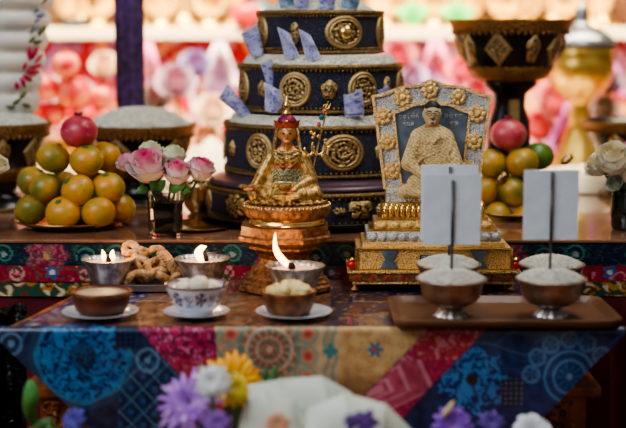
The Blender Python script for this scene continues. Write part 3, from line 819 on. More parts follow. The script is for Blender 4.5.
f.move(Matrix.Translation((0, 0, zhead+.0275)) @ Matrix.Diagonal((1.2, 1.2, 1.22, 1)) @ Matrix.Translation((0, 0, -zhead-.0295)))
f.obj('hat_finial', 'gold_bright', sta)
MB().ell((0, -.0150, zhead+.0185), (.0026, .0014, .0026), 12, 8).obj('hat_jewel', 'gold_bright', sta)
# necklace and sash
m_ = MB()
for rr, dz in ((.0125, .0), (.017, -.009)):
    for k in range(21):
        a = PI*(1.08+.84*k/20); m_.ell((rr*1.05*math.cos(a), -.010+rr*.5*math.sin(a)*.55, zsh+.0015+dz+.012*(math.sin(a)+.45)*.55), .0013, 8, 6)
m_.obj('necklace', 'gold_bright', sta)
# vajra in the right hand, skull bowl in the left
v = MB().lathe([(0, -.019), (.0016, -.018), (.0035, -.0125), (.003, -.008), (.0012, -.005), (.0022, 0), (.0012, .005), (.003, .008), (.0035, .0125), (.0016, .018), (0, .019)], 14)
v.move(Matrix.Translation((hd_[0]-.004, hd_[1]-.008, hd_[2]+.0035)) @ Matrix.Rotation(PI/2, 4, 'Y'))
v.obj('held_sceptre', 'gold_relief', sta)
MB().lathe([(0, 0), (.007, .001), (.0115, .005), (.0125, .009), (.011, .009), (0, .006)], 24, (h2[0]-.013, h2[1]-.008, h2[2]+.003)).obj('held_bowl', 'gold_relief', sta)
# staff
ys = -.008
def SP(px, py, dy=0.): return Vector((X_(px), ys+dy, zz(py)))
MB().tube([SP(308, 186), SP(314, 165), SP(319, 140), SP(324, 120), SP(326, 112)], [.0014]*5, 8).obj('staff', 'gold_relief', sta)
m_ = MB()
for (px, py, r, m) in ((316.5, 143, 8, 1), (323, 141, 6.5, -1)):
    pts = [SP(318+m*r*math.cos(a)*.9-(.0), 146+8*math.sin(a)) for a in [(-.6+2.2*k/14) for k in range(15)]]
    m_.tube(pts, [.0015+.0013*math.sin(PI*k/14) for k in range(15)], 7)
pts = [SP(309+5*math.cos(a), 143+12*math.sin(a)) for a in [(.2+2.6*k/14) for k in range(15)]]
m_.tube(pts, [.0014+.0013*math.sin(PI*k/14) for k in range(15)], 7)
for px, py in ((311, 132), (313, 137), (325, 140), (328, 147), (322, 155), (314, 134), (318, 136)): m_.ell(SP(px, py), .0031, 10, 8, disp=lambda n: 1+.3*nz(n.x*3, n.y*3, px))
m_.obj('staff_hoops', 'gold_bright', sta)
MB().ell(SP(318.6, 124), (.0034, .0034, .004), 12, 8).obj('staff_bead', 'pink_bead', sta)
MB().ell(SP(321.2, 117), (.0042, .0042, .005), 12, 8).obj('staff_bead', 'teal_bead', sta)
MB().ell(SP(323.3, 111.5), (.0028, .0028, .0036), 12, 8).obj('staff_bead', 'pink_bead', sta)
m_ = MB()
for dx, top in ((-3, 104), (0, 101), (3.4, 103)):
    m_.tube([SP(324, 110), SP(325+dx*.9, 108), SP(326.5+dx, 105), SP(328+dx*.6, top)], [.0012, .0013, .0011, .0004], 7)
m_.obj('trident_tip', 'gold_bright', sta)
def under(p, names):
    """make these parts of a thing the sub-parts of its part p"""
    for c in list(p.parent.children):
        if c.name.split('.')[0] in names: c.parent = p
def part(t, n): return [c for c in t.children if c.name.split('.')[0] == n][0]
under(part(sta, 'hat'), ('hat_brim', 'ear_flap', 'hat_finial', 'hat_jewel'))
under(part(sta, 'staff'), ('staff_hoops', 'staff_bead', 'trident_tip'))
under(part(sta, 'lotus_base'), ('bead_row',))
# ================================================================== golden portrait shrine
YQ = -.02
CXQ = xat(431.5, YQ, .1)
shr = thing('portrait_shrine', 'gold and silver shrine with a pointed frame around a seated golden figure', 'shrine', (CXQ, YQ, 0))
zq = lambda y: zat(y, YQ)
wq = lambda px: size(px, YQ)
def slab(name, z0, z1, w, d, m, bev=.0015, y0=0.): return MB().box((0, y0, (z0+z1)/2), (w, d, z1-z0), bev).obj(name, m, shr)
for sx in (-1, 1):
    for sy in (-1, 1):
        m_ = MB().lathe([(.0035, 0), (.006, .001), (.0065, .003), (.0035, .0055), (.003, .008), (.005, .0105), (.005, .0115)], 16, (sx*wq(77), -.004+sy*.042, 0), )
        m_.obj('leg', 'gold_shrine', shr)
slab('lower_flange', .0112, .0165, wq(160), .112, 'gold_shrine'); slab('flange_band', .0165, .029, wq(166), .116, 'copper_wood')
slab('flange_top', .029, .0335, wq(170), .12, 'gold_filigree')
m_ = MB()
for k in range(11): m_.box((wq(-75+15*k), -.0578, .0228), (.0045, .002, .0045), .0008, Matrix.Rotation(PI/4, 3, 'Y'))
m_.obj('flange_studs', 'red_bead', shr)
zb0, zb1 = .0335, zq(243)
slab('filigree_box', zb0, zb1, wq(152), .104, 'gold_filigree', .001)
for sx in (-1, 1):                                          # dark silver windows with pinched sides
    cx = sx*wq(44); a, c_ = wq(9), wq(4); hh = (zb1-zb0)/2-.003; zm = (zb0+zb1)/2
    out = [(cx-a, zm+hh), (cx+a, zm+hh), (cx+c_, zm), (cx+a, zm-hh), (cx-a, zm-hh), (cx-c_, zm)]
    m_ = MB().prism(out[::-1], .004, Matrix.Translation((0, -.0545, 0)), .0006); m_.obj('silver_window', 'silver_panel', shr)
m_ = MB()
for x0, x1, z0_, z1_ in ((-76, 76, zb0, zb0+.0025), (-76, 76, zb1-.0025, zb1)): m_.box((0, -.053, (z0_+z1_)/2), (wq(x1-x0), .004, z1_-z0_), .0006)
for px in (-76, 76): m_.box((wq(px), -.053, (zb0+zb1)/2), (.004, .004, zb1-zb0), .0006)
m_.obj('box_frame', 'gold_bright', shr)
lp = MB().box((wq(-3), -.0535, zb0+.0195), (wq(22), .003, .0095), .0008); lp.obj('dark_plate', 'black_lacquer', shr)
m_ = MB()                                                    # key pattern on the dark plate
for k in range(3):
    cx = wq(-10+7*k)
    for bx, bz, w, h in ((0, .003, .006, .0009), (-.003, 0, .0009, .006), (0, -.003, .005, .0009), (.0025, -.001, .0009, .003), (.0005, .0004, .0035, .0009)):
        m_.box((cx+bx, -.0552, zb0+.0195+bz), (w, .0008, h))
m_.obj('plate_marks', 'silver_relief', shr)
for sx in (-1, 1):
    MB().ell((sx*wq(80.5), -.05, zb0+.0085), .0074, 18, 12).obj('red_bead', 'red_bead', shr)
    MB().lathe([(.004, 0), (.006, .001), (.0045, .003), (.002, .005)], 14, (sx*wq(80.5), -.05, zb0+.015)).obj('bead_cap', 'gold_bright', shr)
def scallop_tier(z0, z1, w, d, m, n, name):
    m_ = MB().box((0, 0, (z0+z1)/2), (w, d, z1-z0), .001)
    r = w/n*.5
    for k in range(n):
        x = -w/2+w*(k+.5)/n
        m_.ell((x, -d/2, (z0+z1)/2-.001), (r*.95, .004, (z1-z0)*.46), 12, 8)
    return m_.obj(name, m, shr)
zt = [zq(243), zq(237), zq(228), zq(225), zq(218), zq(214.5), zq(201)]
slab('gold_ledge', zt[0], zt[1], wq(140), .1, 'gold_shrine')
scallop_tier(zt[1], zt[2], wq(132), .09, 'silver_relief', 13, 'jewelled_tier')
slab('gold_ledge', zt[2], zt[3], wq(126), .084, 'gold_bright')
scallop_tier(zt[3], zt[4], wq(116), .076, 'gold_shrine', 9, 'middle_tier')
slab('upper_ledge', zt[4], zt[5], wq(108), .068, 'gold_bright')
m_ = MB()
for k in range(18): m_.tube([(wq(-50)+wq(100)*(k+.5)/18, -.03, zt[5]), (wq(-50)+wq(100)*(k+.5)/18, -.0325, (zt[5]+zt[6])/2), (wq(-50)+wq(100)*(k+.5)/18, -.03, zt[6])], [.0038, .0048, .0036], 8)
m_.box((0, -.002, (zt[5]+zt[6])/2), (wq(101), .055, zt[6]-zt[5]), .001)
m_.obj('fluted_tier', 'gold_bright', shr)
slab('silver_plinth', zt[6], zq(187.5), wq(92), .04, 'silver_relief')
zf0 = zq(188)
ftop = zq(80)-zf0; fh = zq(96)-zf0
wb, wt = wq(46.5), wq(58.5)
def outline(sc, dz, hs=1.):
    o = []
    hw0, hw1 = wb*sc, wt*sc
    o += [(hw0, dz), (hw1, fh*hs)]
    for k in range(1, 12):                                 # ogee top, right to left
        q = k/12.; x = hw1*(1-q)
        zt_ = fh*hs+(ftop-fh)*hs*(sst(q, 0, .62)*.62+.38*sst(q, .72, 1.))
        o.append((x, zt_))
    o.append((0, ftop*hs))
    o += [(-x, z) for x, z in o[::-1][1:]]
    return o
lean = Matrix.Translation((wq(-1), -.006, zf0)) @ Matrix.Rotation(-.07, 4, 'X')
inn = outline(.64, .006, .82)
MB().prism(outline(1., 0)[::-1], .008, lean @ Matrix.Translation((0, .004, 0)), .0).obj('back_plate', 'silver_panel', shr)
MB().ring(outline(1., 0), inn, .006, lean).obj('silver_border', 'silver_relief', shr)
MB().ring(outline(1.02, -.001, 1.012), outline(.965, .002, .985), .010, lean @ Matrix.Translation((0, -.0035, 0))).obj('outer_gold_edge', 'gold_shrine', shr)
MB().ring(outline(.67, .005, .845), outline(.625, .008, .812), .005, lean @ Matrix.Translation((0, -.0025, 0))).obj('inner_gold_edge', 'gold_shrine', shr)
def flower_boss(x, z, r):
    m_ = MB()
    for k in range(8):
        a = 2*PI*k/8; m_.ell((x+.62*r*math.cos(a), -.002, z+.62*r*math.sin(a)), (r*.34, .0026, r*.34), 10, 8)
    m_.ell((x, -.003, z), (r*.4, .004, r*.4), 12, 8); m_.move(lean); m_.obj('flower_boss', 'gold_shrine', shr)
for px, py, r in ((429, 90, 9.5), (402, 97.5, 10), (457, 97, 9), (383, 116, 9.5), (387, 142, 9.5), (392, 170, 9.5), (476, 114, 9.5), (473, 141, 9.5), (467.5, 169, 9.5)):
    flower_boss((px-431)*wq(1), (zq(py)-zf0), r*wq(1))
# writing beside the head: two short lines of Tibetan-like strokes on each side
m_ = MB()
def glyphs(x0, x1, z, h, n, seed):
    r = random.Random(seed)
    for k in range(n):
        x = x0+(x1-x0)*(k+.5)/n; w = (x1-x0)/n*.8
        m_.box((x, .0028, z+h*.5), (w, .0006, h*.16))
        for q in range(3):
            dx = (q-1)*w*.36; hh = h*r.uniform(.35, .95)
            if r.random() < .8: m_.box((x+dx, .0028, z+h*.5-hh/2), (w*.17, .0006, hh))
        if r.random() < .55: m_.box((x, .0028, z-h*.05), (w*.6, .0006, h*.14))
        if r.random() < .45: m_.tube([(x-w*.3, .0028, z+h*.95), (x, .0026, z+h*.75), (x+w*.35, .0028, z+h*1.05)], .00045, 5)
gx = lambda px: (px-431)*wq(1)
gz = lambda py: zq(py)-zf0
glyphs(gx(398), gx(419), gz(117.5), .0075, 5, 1); glyphs(gx(402), gx(414), gz(125), .0075, 3, 2)
glyphs(gx(443), gx(462), gz(116.5), .0075, 4, 3); glyphs(gx(449), gx(458), gz(124.5), .0085, 2, 4)
m_.move(lean); m_.obj('inscription', 'silver_relief', shr)
# seated figure
B = MB()
fx = (429.5-431)*wq(1); yb = -.016
zh = gz(113)+zf0
def fz(py): return zq(py)
B.ell((fx, yb, zh), (wq(9.0), .0128, wq(12.2)), 24, 16)
B.ell((fx, yb-.0125, zh-.0025), (.0024, .003, .0048), 10, 8)
B.ell((fx, yb-.006, zh-.013), (.008, .006, .005), 12, 8)
for sx in (-1, 1): B.ell((fx+sx*wq(8.3), yb+.002, zh-.001), (.0022, .004, .0055), 10, 8)
cap((fx, yb+.002, zh-.012), (fx, yb+.003, fz(131)), .0085, .0105)
B.ell((fx, yb+.002, fz(138)), (wq(18.5), .0155, wq(11.5)), 24, 14)
for sx in (-1, 1): cap((fx+sx*wq(3), yb+.002, fz(127.5)), (fx+sx*wq(14), yb+.002, fz(134.5)), .0085, .0105)
B.ell((fx, yb+.0, fz(158)), (wq(19.5), .018, wq(22)), 24, 16)
B.ell((fx, yb-.004, fz(183)), (wq(25), .022, wq(15)), 24, 14)
B.ell((fx, yb-.006, fz(190)), (wq(29), .024, wq(8)), 24, 12)
for sx in (-1, 1):
    cap((fx+sx*wq(15), yb, fz(137)), (fx+sx*wq(23), yb-.006, fz(162)), .0115, .0125)
    cap((fx+sx*wq(23), yb-.006, fz(162)), (fx+sx*wq(7), yb-.022, fz(174)), .011, .0075)
    cap((fx+sx*wq(18), yb-.008, fz(186)), (fx+sx*wq(28), yb-.012, fz(190)), .012, .010)
for k in range(10):
    q = k/9.; cap((fx+wq(16-30*q), yb-.0145, fz(134+10*q)), (fx+wq(13-26*q), yb-.0185, fz(146+12*q)), .0016, .0014, 4)
cap((fx+wq(7), yb-.0135, fz(134)), (fx-wq(14), yb-.018, fz(160)), .0026, .0022, 8)
for sx in (-1, 1):
    for k in range(3): cap((fx+sx*wq(20+k*2), yb-.012, fz(142+7*k)), (fx+sx*wq(12), yb-.02, fz(158+7*k)), .0022, .0018, 5)
def fpaint(p, n):
    g = mix(rgb(252, 232, 180), rgb(204, 162, 96), .4+.9*nz(p.x*420, p.y*420, p.z*420)+.25*math.sin((p.x*.7+p.z)*1100))
    if p.z > zh-.017 and abs(p.x-fx) < wq(9.5):
        g = rgb(232, 204, 160)
        dz = p.z-zh; dx = p.x-fx
        if dz > .0095+.0012*math.cos(dx*300): g = rgb(20, 18, 20)
        for sx in (-1, 1):
            if ((dx-sx*.0056)/.0024)**2+((dz-.0008)/.0011)**2 < 1: g = rgb(24, 18, 20)
            if abs(dx-sx*.0056) < .0036 and abs(dz-.0045) < .0008: g = rgb(44, 30, 26)
        if (dx/.0032)**2+((dz+.009)/.0010)**2 < 1: g = rgb(140, 62, 52)
        elif (dx/.0042)**2+((dz+.0072)/.0008)**2 < 1: g = rgb(60, 42, 38)
        if (dx/.0030)**2+((dz+.0142)/.0016)**2 < 1: g = rgb(66, 46, 40)
    elif p.z > fz(126.5) and abs(p.x-fx) < wq(7): g = rgb(200, 154, 106)
    return g
blob(B, .0013, 2, fpaint, 'figure_body', 'paint_figure', shr)
def hairm(n): return 1.
m_ = MB().ell((fx, yb+.002, zh+.003), (wq(9.2), .0138, wq(11.2)), 24, 16)
keep = [i for i, f_ in enumerate(m_.f) if min(m_.v[k][2] for k in f_) > zh+.0085 or (min(m_.v[k][1] for k in f_) > yb+.003 and min(m_.v[k][2] for k in f_) > zh-.006)]
m_.f = [m_.f[i] for i in keep]; m_.sm = [True]*len(m_.f)
m_.ell((fx, yb+.003, zh+.018), (.0035, .0035, .003), 12, 8)
m_.obj('hair', 'black_hair', shr)
m_ = MB()
for sx in (-1, 1):
    m_.tube([(fx+sx*.0058+.0042*math.cos(a), yb-.0142, zh+.0008+.0032*math.sin(a)) for a in [2*PI*k/18 for k in range(18)]], .00042, 6, closed=True)
    m_.tube([(fx+sx*.0098, yb-.0138, zh+.0018), (fx+sx*wq(8.6), yb+.002, zh+.0022)], .0005, 6)
m_.tube([(fx-.0018, yb-.0146, zh+.0014), (fx+.0018, yb-.0146, zh+.0014)], .0005, 6)
m_.obj('spectacles', 'black_lacquer', shr)

under(part(shr, 'filigree_box'), ('silver_window', 'box_frame', 'dark_plate'))
under(part(shr, 'flange_band'), ('flange_studs',))
under(part(shr, 'figure_body'), ('hair', 'spectacles'))
under(part(shr, 'silver_border'), ('flower_boss',))
under(part(shr, 'back_plate'), ('inscription',))
# ================================================================== things on the rear table
YT = .32; XT = xat(320, YT, .2); kz = lambda y: zat(y, YT)
RT = [size(111, YT), size(94, YT), size(80, YT), size(61.5, YT)]
dish = thing('lacquer_dish', 'wide black lacquer dish under the tiered mandala', 'dish', (XT-.008, YT, ZR))
MB().lathe([(0, 0), (.13, 0), (.14, .002), (.2, .006), (.219, .012), (.221, .0145), (.217, .0145), (.2, .009), (0, .005)], 72).obj('dish_body', 'black_lacquer', dish)
def medal(mb, R, th, zc_, hw, hh, kind, seed):
    """relief plate curved onto a wall of radius R"""
    nr, ns = 26, 84
    vs = []; cs = []
    for i in range(nr+1):
        q = i/nr
        for j in range(ns):
            a = 2*PI*j/ns
            k = 1.
            if kind == 'diamond': k = 1/(abs(math.cos(a))+abs(math.sin(a)))*(1+.03*math.cos(16*a))
            elif kind == 'square': k = min(1/abs(math.cos(a) or 1e-6), 1/abs(math.sin(a) or 1e-6), 1.22)
            elif kind == 'lotus': k = .82+.18*abs(math.cos(2.5*(a-PI/2)))
            elif kind == 'shell': k = (1+.07*math.cos(9*a))*(1 if math.sin(a) > -.2 else .86)
            elif kind == 'vase': k = (.55+.45*abs(math.cos(a-PI/2)))*(1.05 if math.sin(a) < 0 else .9)
            elif kind == 'fan': k = (1.05 if math.sin(a) > 0 else .8)*min(1/abs(math.cos(a) or 1e-6), 1/abs(math.sin(a) or 1e-6), 1.25)
            x, z = q*k*hw*math.cos(a), q*k*hh*math.sin(a)
            rim = max(0, 1-abs(q-.88)/.1); inner = max(0, 1-abs(q-.7)/.06)
            if kind in ('round', 'diamond', 'square'):
                pet = abs(math.cos(a*5+seed))
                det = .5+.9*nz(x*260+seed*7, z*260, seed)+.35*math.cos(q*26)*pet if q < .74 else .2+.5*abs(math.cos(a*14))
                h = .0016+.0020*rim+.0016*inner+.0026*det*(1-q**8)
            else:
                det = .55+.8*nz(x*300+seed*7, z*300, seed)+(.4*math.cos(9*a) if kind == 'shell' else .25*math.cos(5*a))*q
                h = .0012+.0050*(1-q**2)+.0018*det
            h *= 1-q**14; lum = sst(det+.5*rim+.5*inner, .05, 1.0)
            cs.append(mix(rgb(58, 42, 26), rgb(206, 178, 124), lum) if q < .985 else rgb(60, 46, 30))  # cavity shade painted into the colour: hollows dark, raised relief pale gold
            t = th+x/R; r = R+max(h, -.001)
            vs.append((r*math.sin(t), -r*math.cos(t), zc_+z))
    fs = [(i*ns+j, i*ns+(j+1) % ns, (i+1)*ns+(j+1) % ns, (i+1)*ns+j) for i in range(nr) for j in range(ns)]
    return mb.add(vs, fs, cs)
def rope(mb, R, z, r, n=120):
    for k in range(n):
        a = 2*PI*k/n; mb.ell((R*math.cos(a), R*math.sin(a), z), (r, r, r*1.0), 6, 5)
    return mb
def tier(R, z0, z1, label, meds, group='tiers of the offering mandala'):
    h = z1-z0
    o = thing('mandala_ring', label, 'mandala tier', (XT, YT, z0), group=group)
    MB().lathe([(R-.006, 0), (R-.002, .002), (R-.001, h*.2), (R+.0005, h*.5), (R-.001, h*.8), (R-.002, h-.002), (R-.008, h), (R-.012, h-.006), (R-.014, 0), (R-.006, 0)], 96, caps=False).obj('ring_wall', 'navy', o)
    MB().lathe([(R-.002, 0), (R+.0035, .001), (R+.004, .005), (R+.001, .007), (R-.002, .007)], 96, caps=False).obj('lower_band', 'gold_rope', o)
    rope(MB(), R+.001, .0095, .0022).obj('lower_beading', 'gold_dim', o)
    MB().lathe([(R-.002, h-.0075), (R+.002, h-.007), (R+.004, h-.004), (R+.002, h+.0005), (R-.005, h+.001), (R-.008, h-.001)], 96, caps=False).obj('upper_band', 'gold_rope', o)
    rope(MB(), R+.001, h-.0095, .0022).obj('upper_beading', 'gold_dim', o)
    for i, (th, hw, hh, kind) in enumerate(meds):
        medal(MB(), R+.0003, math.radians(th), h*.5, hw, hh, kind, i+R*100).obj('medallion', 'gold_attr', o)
    return o
def ring_rice(R0, R1, z, hh, n, seed, lab):
    r = random.Random(seed); mb = MB()
    prof = lambda q: hh*math.sin(PI*min(.98, max(.02, q)))**.6 if R0 > 0 else hh*(1-q**2)
    P = []
    for k in range(13):
        q = k/12.; P.append((R0+(R1-R0)*q, prof(q)-.0008+.0))
    P += [(R1, -.006), (R0, -.006)]
    mb.lathe(P, 80, mod=lambda t, i, z_: 1+.006*nz(t*6, i*.5, seed), caps=False)
    for k in range(n):
        q = r.random(); a = -PI/2+r.uniform(-1.75, 1.75); rr = R0+(R1-R0)*q
        mb.grain((rr*math.cos(a), rr*math.sin(a), prof(q)+.0006), (r.uniform(-1, 1), r.uniform(-1, 1), r.uniform(-.4, .4)), .0035, .0013)
    o = mb.obj('rice', 'rice'); o.location = (XT, YT, z); return tag(o, lab, 'rice', kind='stuff')
zb = [ZR+.0066, kz(169), kz(109), kz(53)]; ztp = [kz(181), kz(120), kz(63), kz(11)]
o = tier(RT[0], zb[0], ztp[0], 'lowest and widest navy tier of the mandala with gold shell emblems',
     [(-46, .027, .024, 'shell'), (-76, .02, .022, 'lotus'), (-22, .016, .015, 'fan'), (-6, .012, .014, 'lotus'), (9, .012, .008, 'shell'), (19.5, .021, .017, 'fan'), (31, .013, .012, 'shell'), (44, .022, .022, 'shell'), (66, .02, .022, 'lotus'), (85, .014, .014, 'fan')])
o = MB().lathe([(RT[0]-.012, 0), (RT[0]-.001, .001), (RT[0]-.001, .006), (RT[0]-.010, .0105), (RT[1]+.003, .0125), (RT[1]+.001, zb[1]-ztp[0]-.001), (RT[1]-.02, zb[1]-ztp[0]-.0008), (RT[1]-.02, 0)], 96, caps=False).obj('mandala_collar', 'plum_band')
o.location = (XT, YT, ztp[0]+.0012); tag(o, 'smooth plum coloured collar between the lowest two mandala tiers', 'mandala tier')
sq = .026
tier(RT[1], zb[1], ztp[1], 'second navy tier of the mandala with large oval gold medallions',
     [(-86, .018, .03, 'round'), (-63, .012, .016, 'lotus'), (-38, .031, .033, 'round'), (-13, .012, .016, 'vase'), (13, .039, .033, 'round'), (37, .013, .017, 'lotus'), (60, .031, .033, 'round'), (84, .01, .012, 'lotus')])
tier(RT[2], zb[2], ztp[2], 'third navy tier of the mandala with round gold medallions and a small lotus',
     [(-68, .026, .032, 'round'), (-43, .011, .016, 'lotus'), (-17.5, .030, .032, 'round'), (6, .016, .018, 'lotus'), (30, .030, .032, 'round'), (52, .015, .024, 'vase'), (74, .024, .032, 'round')])
tier(RT[3], zb[3], ztp[3], 'top navy tier of the mandala with a gold vase and a round gold boss',
     [(-66, .024, .03, 'round'), (-23, .014, .02, 'vase'), (22, .037, .03, 'round'), (72, .024, .03, 'round')])
m_ = MB().ell((RT[3]*math.sin(math.radians(22))*1.03, -RT[3]*math.cos(math.radians(22))*1.03, (ztp[3]-zb[3])*.5), (.012, .008, .012), 16, 10)
top_ring = [o for o in COL.objects if o.name.startswith('mandala_ring') and abs(o.location.z-zb[3]) < 1e-4][0]
m_.obj('boss', 'gold_bright', top_ring)
ring_rice(RT[2]-.014, RT[1]-.009, ztp[1]-.002, .017, 2600, 1, 'band of white rice on the second mandala tier, below the third')
ring_rice(RT[3]-.014, RT[2]-.009, ztp[2]-.002, .017, 2400, 2, 'band of white rice on the third mandala tier, below the top one')
ring_rice(0, RT[3]-.009, ztp[3]-.003, .034, 2600, 3, 'heap of white rice on the top of the mandala')
# ---- folded and rolled violet banknotes stuck in the rice
NB = [rgb(150, 150, 208), rgb(112, 108, 176), rgb(196, 204, 232), rgb(92, 88, 156)]
def note_col(u, v, sd):
    c = mix(NB[0], NB[2], .5+.7*nz(u*3+sd, v*3))
    if abs((v*9+2*nz(u*4, v*4, sd)) % 1-.5) < .07: c = NB[1]
    if nz(u*7+sd, v*7) > .38: c = NB[3]
    if u < .05 or u > .95 or v < .04 or v > .96: c = rgb(206, 210, 228)
    return c
def note(x0, y0, x1, y1, w0, w1, Y, kind, sd, label, green=False):
    """a rolled ('roll') or folded ('fold') note from its foot (x0,y0) to its head (x1,y1), widths in pixels"""
    a = Vector((xat(x0, Y), Y, zat(y0, Y))); b = Vector((xat(x1, Y), Y-.004, zat(y1, Y)))
    t = (b-a); L = t.length; t.normalize(); u_ = Vector((0, -1, 0)); u_ = (u_-t*u_.dot(t)).normalized(); s_ = t.cross(u_)
    q0, q1 = size(w0, Y)/2, size(w1, Y)/2
    def fn(u, v):
        r = q0+(q1-q0)*v
        if kind == 'roll':
            an = -PI*.1+2*PI*1.12*u; rr = r*(1-.1*u)
            p = t*(L*(v-.0)+.35*r*(math.cos(an) if v > .5 else 0)*.6)+s_*rr*math.cos(an)+u_*rr*math.sin(an)*.7
        else:
            f = abs(2*u-1)
            p = t*(L*v*(.72+.28*(1-u)))+s_*r*(2*u-1)+u_*.006*(1-f)*(1-.2*v)+u_*.0012*math.sin(9*v+3*u)
        return p
    def col(u, v):
        c = note_col(u, v, sd)
        return mix(c, rgb(70, 130, 130), .55) if green else c
    o = MB().grid(fn, 26, 22, col).obj('rolled_note' if kind == 'roll' else 'folded_note', 'paint')
    o.location = a
    return tag(o, label, 'banknote', 'violet banknotes stuck in the mandala rice')
def Yfront(R, px):                                           # a spot on the tier rim below image column px
    x = (px-320)/F*zc(YT, .2); return YT-math.sqrt(max(0, R*R-x*x))
YA, YBn, YC = [lambda px, R=R: Yfront(R, px) for R in (RT[1]-.016, RT[2]-.016, RT[3]-.018)]
note(248, 116, 224, 91, 11, 17, YA(248)+.005, 'roll', 1, 'rolled violet banknote leaning far left on the second mandala tier')
note(272, 112, 277, 84, 13, 24, YA(272), 'fold', 2, 'opened-out violet banknote cone above the statue on the second mandala tier')
note(272, 88, 267, 61, 8, 13, YA(271)+.012, 'roll', 3, 'slim upright violet banknote roll behind the opened-out cone')
note(354, 115, 352, 92, 20, 20, YA(353), 'roll', 4, 'short upright violet banknote roll at the left of the portrait shrine')
note(384, 108, 381, 88, 12, 14, YA(380)+.01, 'roll', 5, 'small violet banknote roll peeping up behind the shrine corner')
note(259, 56, 250, 29, 13, 19, YBn(260)+.004, 'roll', 6, 'rolled violet banknote at the left edge of the third mandala tier')
note(293, 58, 282, 25, 14, 9, YBn(291), 'fold', 7, 'left of the two pointed folded banknotes on the third mandala tier')
note(314, 60, 303, 27, 15, 9, YBn(312), 'fold', 8, 'right of the two pointed folded banknotes on the third mandala tier')
YTp = YT-RT[3]+.022
note(302, 9, 303, -12, 13, 16, YTp, 'roll', 9, 'violet banknote in the rice on top of the mandala, left of two violet ones')
note(326, 10, 328, -12, 15, 18, YTp-.004, 'roll', 10, 'violet banknote in the middle of the rice on top of the mandala')
note(348, 9, 352, -10, 16, 20, YTp, 'fold', 11, 'greenish banknote at the right in the rice on top of the mandala', True)
note(288, 7, 284, -12, 14, 18, YTp+.006, 'fold', 12, 'greenish banknote at the left in the rice on top of the mandala', True)
# ---- fruit
def tangerine(label, group, loc, r, hue, sd, rot=(0, 0, 0)):
    ora, yel, gre = rgb(206, 140, 44), rgb(172, 138, 48), rgb(112, 112, 42)
    def col(n):
        q = nz(n.x*1.1+sd, n.y*1.1, n.z*1.1+sd)*.8+hue
        c = mix(gre, yel, sst(q, -.55, .2)); c = mix(c, ora, sst(q, .0, .8))
        if hue < -1: c = mix(rgb(54, 104, 36), rgb(96, 128, 44), .5+q+1.2)
        if nz(n.x*9+sd, n.y*9, n.z*9) > .42: c = mix(c, rgb(110, 84, 24), .35)
        return c
    o = thing('tangerine', label, 'fruit', loc, rot, group)
    MB().ell((0, 0, 0), (r, r, r*.9), 36, 24, col=col, disp=lambda n: 1-.07*math.exp(-((1-abs(n.z))/.03))+.012*nz(n.x*2+sd, n.y*2, n.z*2)).obj('peel', 'fruit', o)
    m_ = MB()
    for k in range(5):
        a = 2*PI*k/5; m_.ell((.0035*math.cos(a), .0035*math.sin(a), r*.872), (.0026, .0026, .0008), 8, 4)
    m_.ell((0, 0, r*.88), (.0018, .0018, .0016), 8, 6)
    m_.obj('stem_end', 'leaf', o)
    return o
ZPL = ZR+.007
def fruit_plate(x, Y, R, label):
    o = MB().lathe([(0, 0), (R*.55, 0), (R*.6, .002), (R*.85, .006), (R, .0125), (R*1.005, .0142), (R*.98, .0142), (R*.84, .0082), (R*.58, .0045), (0, .004)], 72).obj('fruit_plate', 'brass')
    o.location = (xat(x, Y, ZR), Y, ZR); return tag(o, label, 'plate', 'brass fruit plates')
YG = .205
fruit_plate(72, YG, size(58.5, YG), 'wide brass plate under the left pile of tangerines')
r0 = .0295
def T(px, py, Y, r=r0): return (xat(px, Y, .1), Y, zat(py, Y))
G1 = 'tangerines in the left pile'
L1 = [(31, 215, .178, -.30, 'green and yellow tangerine at the front left of the bottom row, left pile'), (63, 217, .135, .42, 'yellow-orange tangerine in the front middle of the bottom row, left pile'),
      (98.5, 217, .14, .40, 'orange tangerine at the front right of the bottom row, left pile'), (119, 212, .205, .25, 'tangerine half hidden at the far right of the bottom row, left pile'),
      (46, 188.5, .18, -.05, 'olive tangerine at the left of the middle row, left pile'), (78, 190.5, .148, .12, 'yellow-olive tangerine in the centre of the middle row, left pile'),
      (108.5, 188, .172, .30, 'orange tangerine at the right of the middle row, left pile'), (34, 182, .235, .1, 'tangerine half hidden at the far left of the middle row, left pile'),
      (54.5, 158, .185, -.12, 'greenish tangerine at the left just under the pomegranate, left pile'), (87.5, 160.5, .17, .30, 'golden tangerine in front just under the pomegranate, left pile'),
      (106, 157, .225, .40, 'orange tangerine half hidden at the right under the pomegranate, left pile')]
for i, (px, py, Y, hue, lab) in enumerate(L1):
    p = T(px, py, Y)
    if i < 4: p = (p[0], p[1], max(p[2], ZR+.0055+r0*.9))
    tangerine(lab, G1, p, r0*(1.03 if i in (1,) else 1), hue, i*1.7, (rnd.uniform(-.9, .5), rnd.uniform(-.6, .6), rnd.uniform(0, 6)))
for i, (px, py, Y, hue, lab) in enumerate(((63, 186, .245, -.1, 'tangerine glimpsed in the gap left of the middle-row centre fruit, left pile'), (94, 186, .245, .1, 'tangerine glimpsed in the gap right of the middle-row centre fruit, left pile'),
        (80, 213, .215, .1, 'tangerine glimpsed behind the two front tangerines of the bottom row, left pile'))):
    tangerine(lab, G1, T(px, py, Y), r0, hue, 60+i*2.1, (rnd.uniform(-.9, .5), rnd.uniform(-.6, .6), 1.))
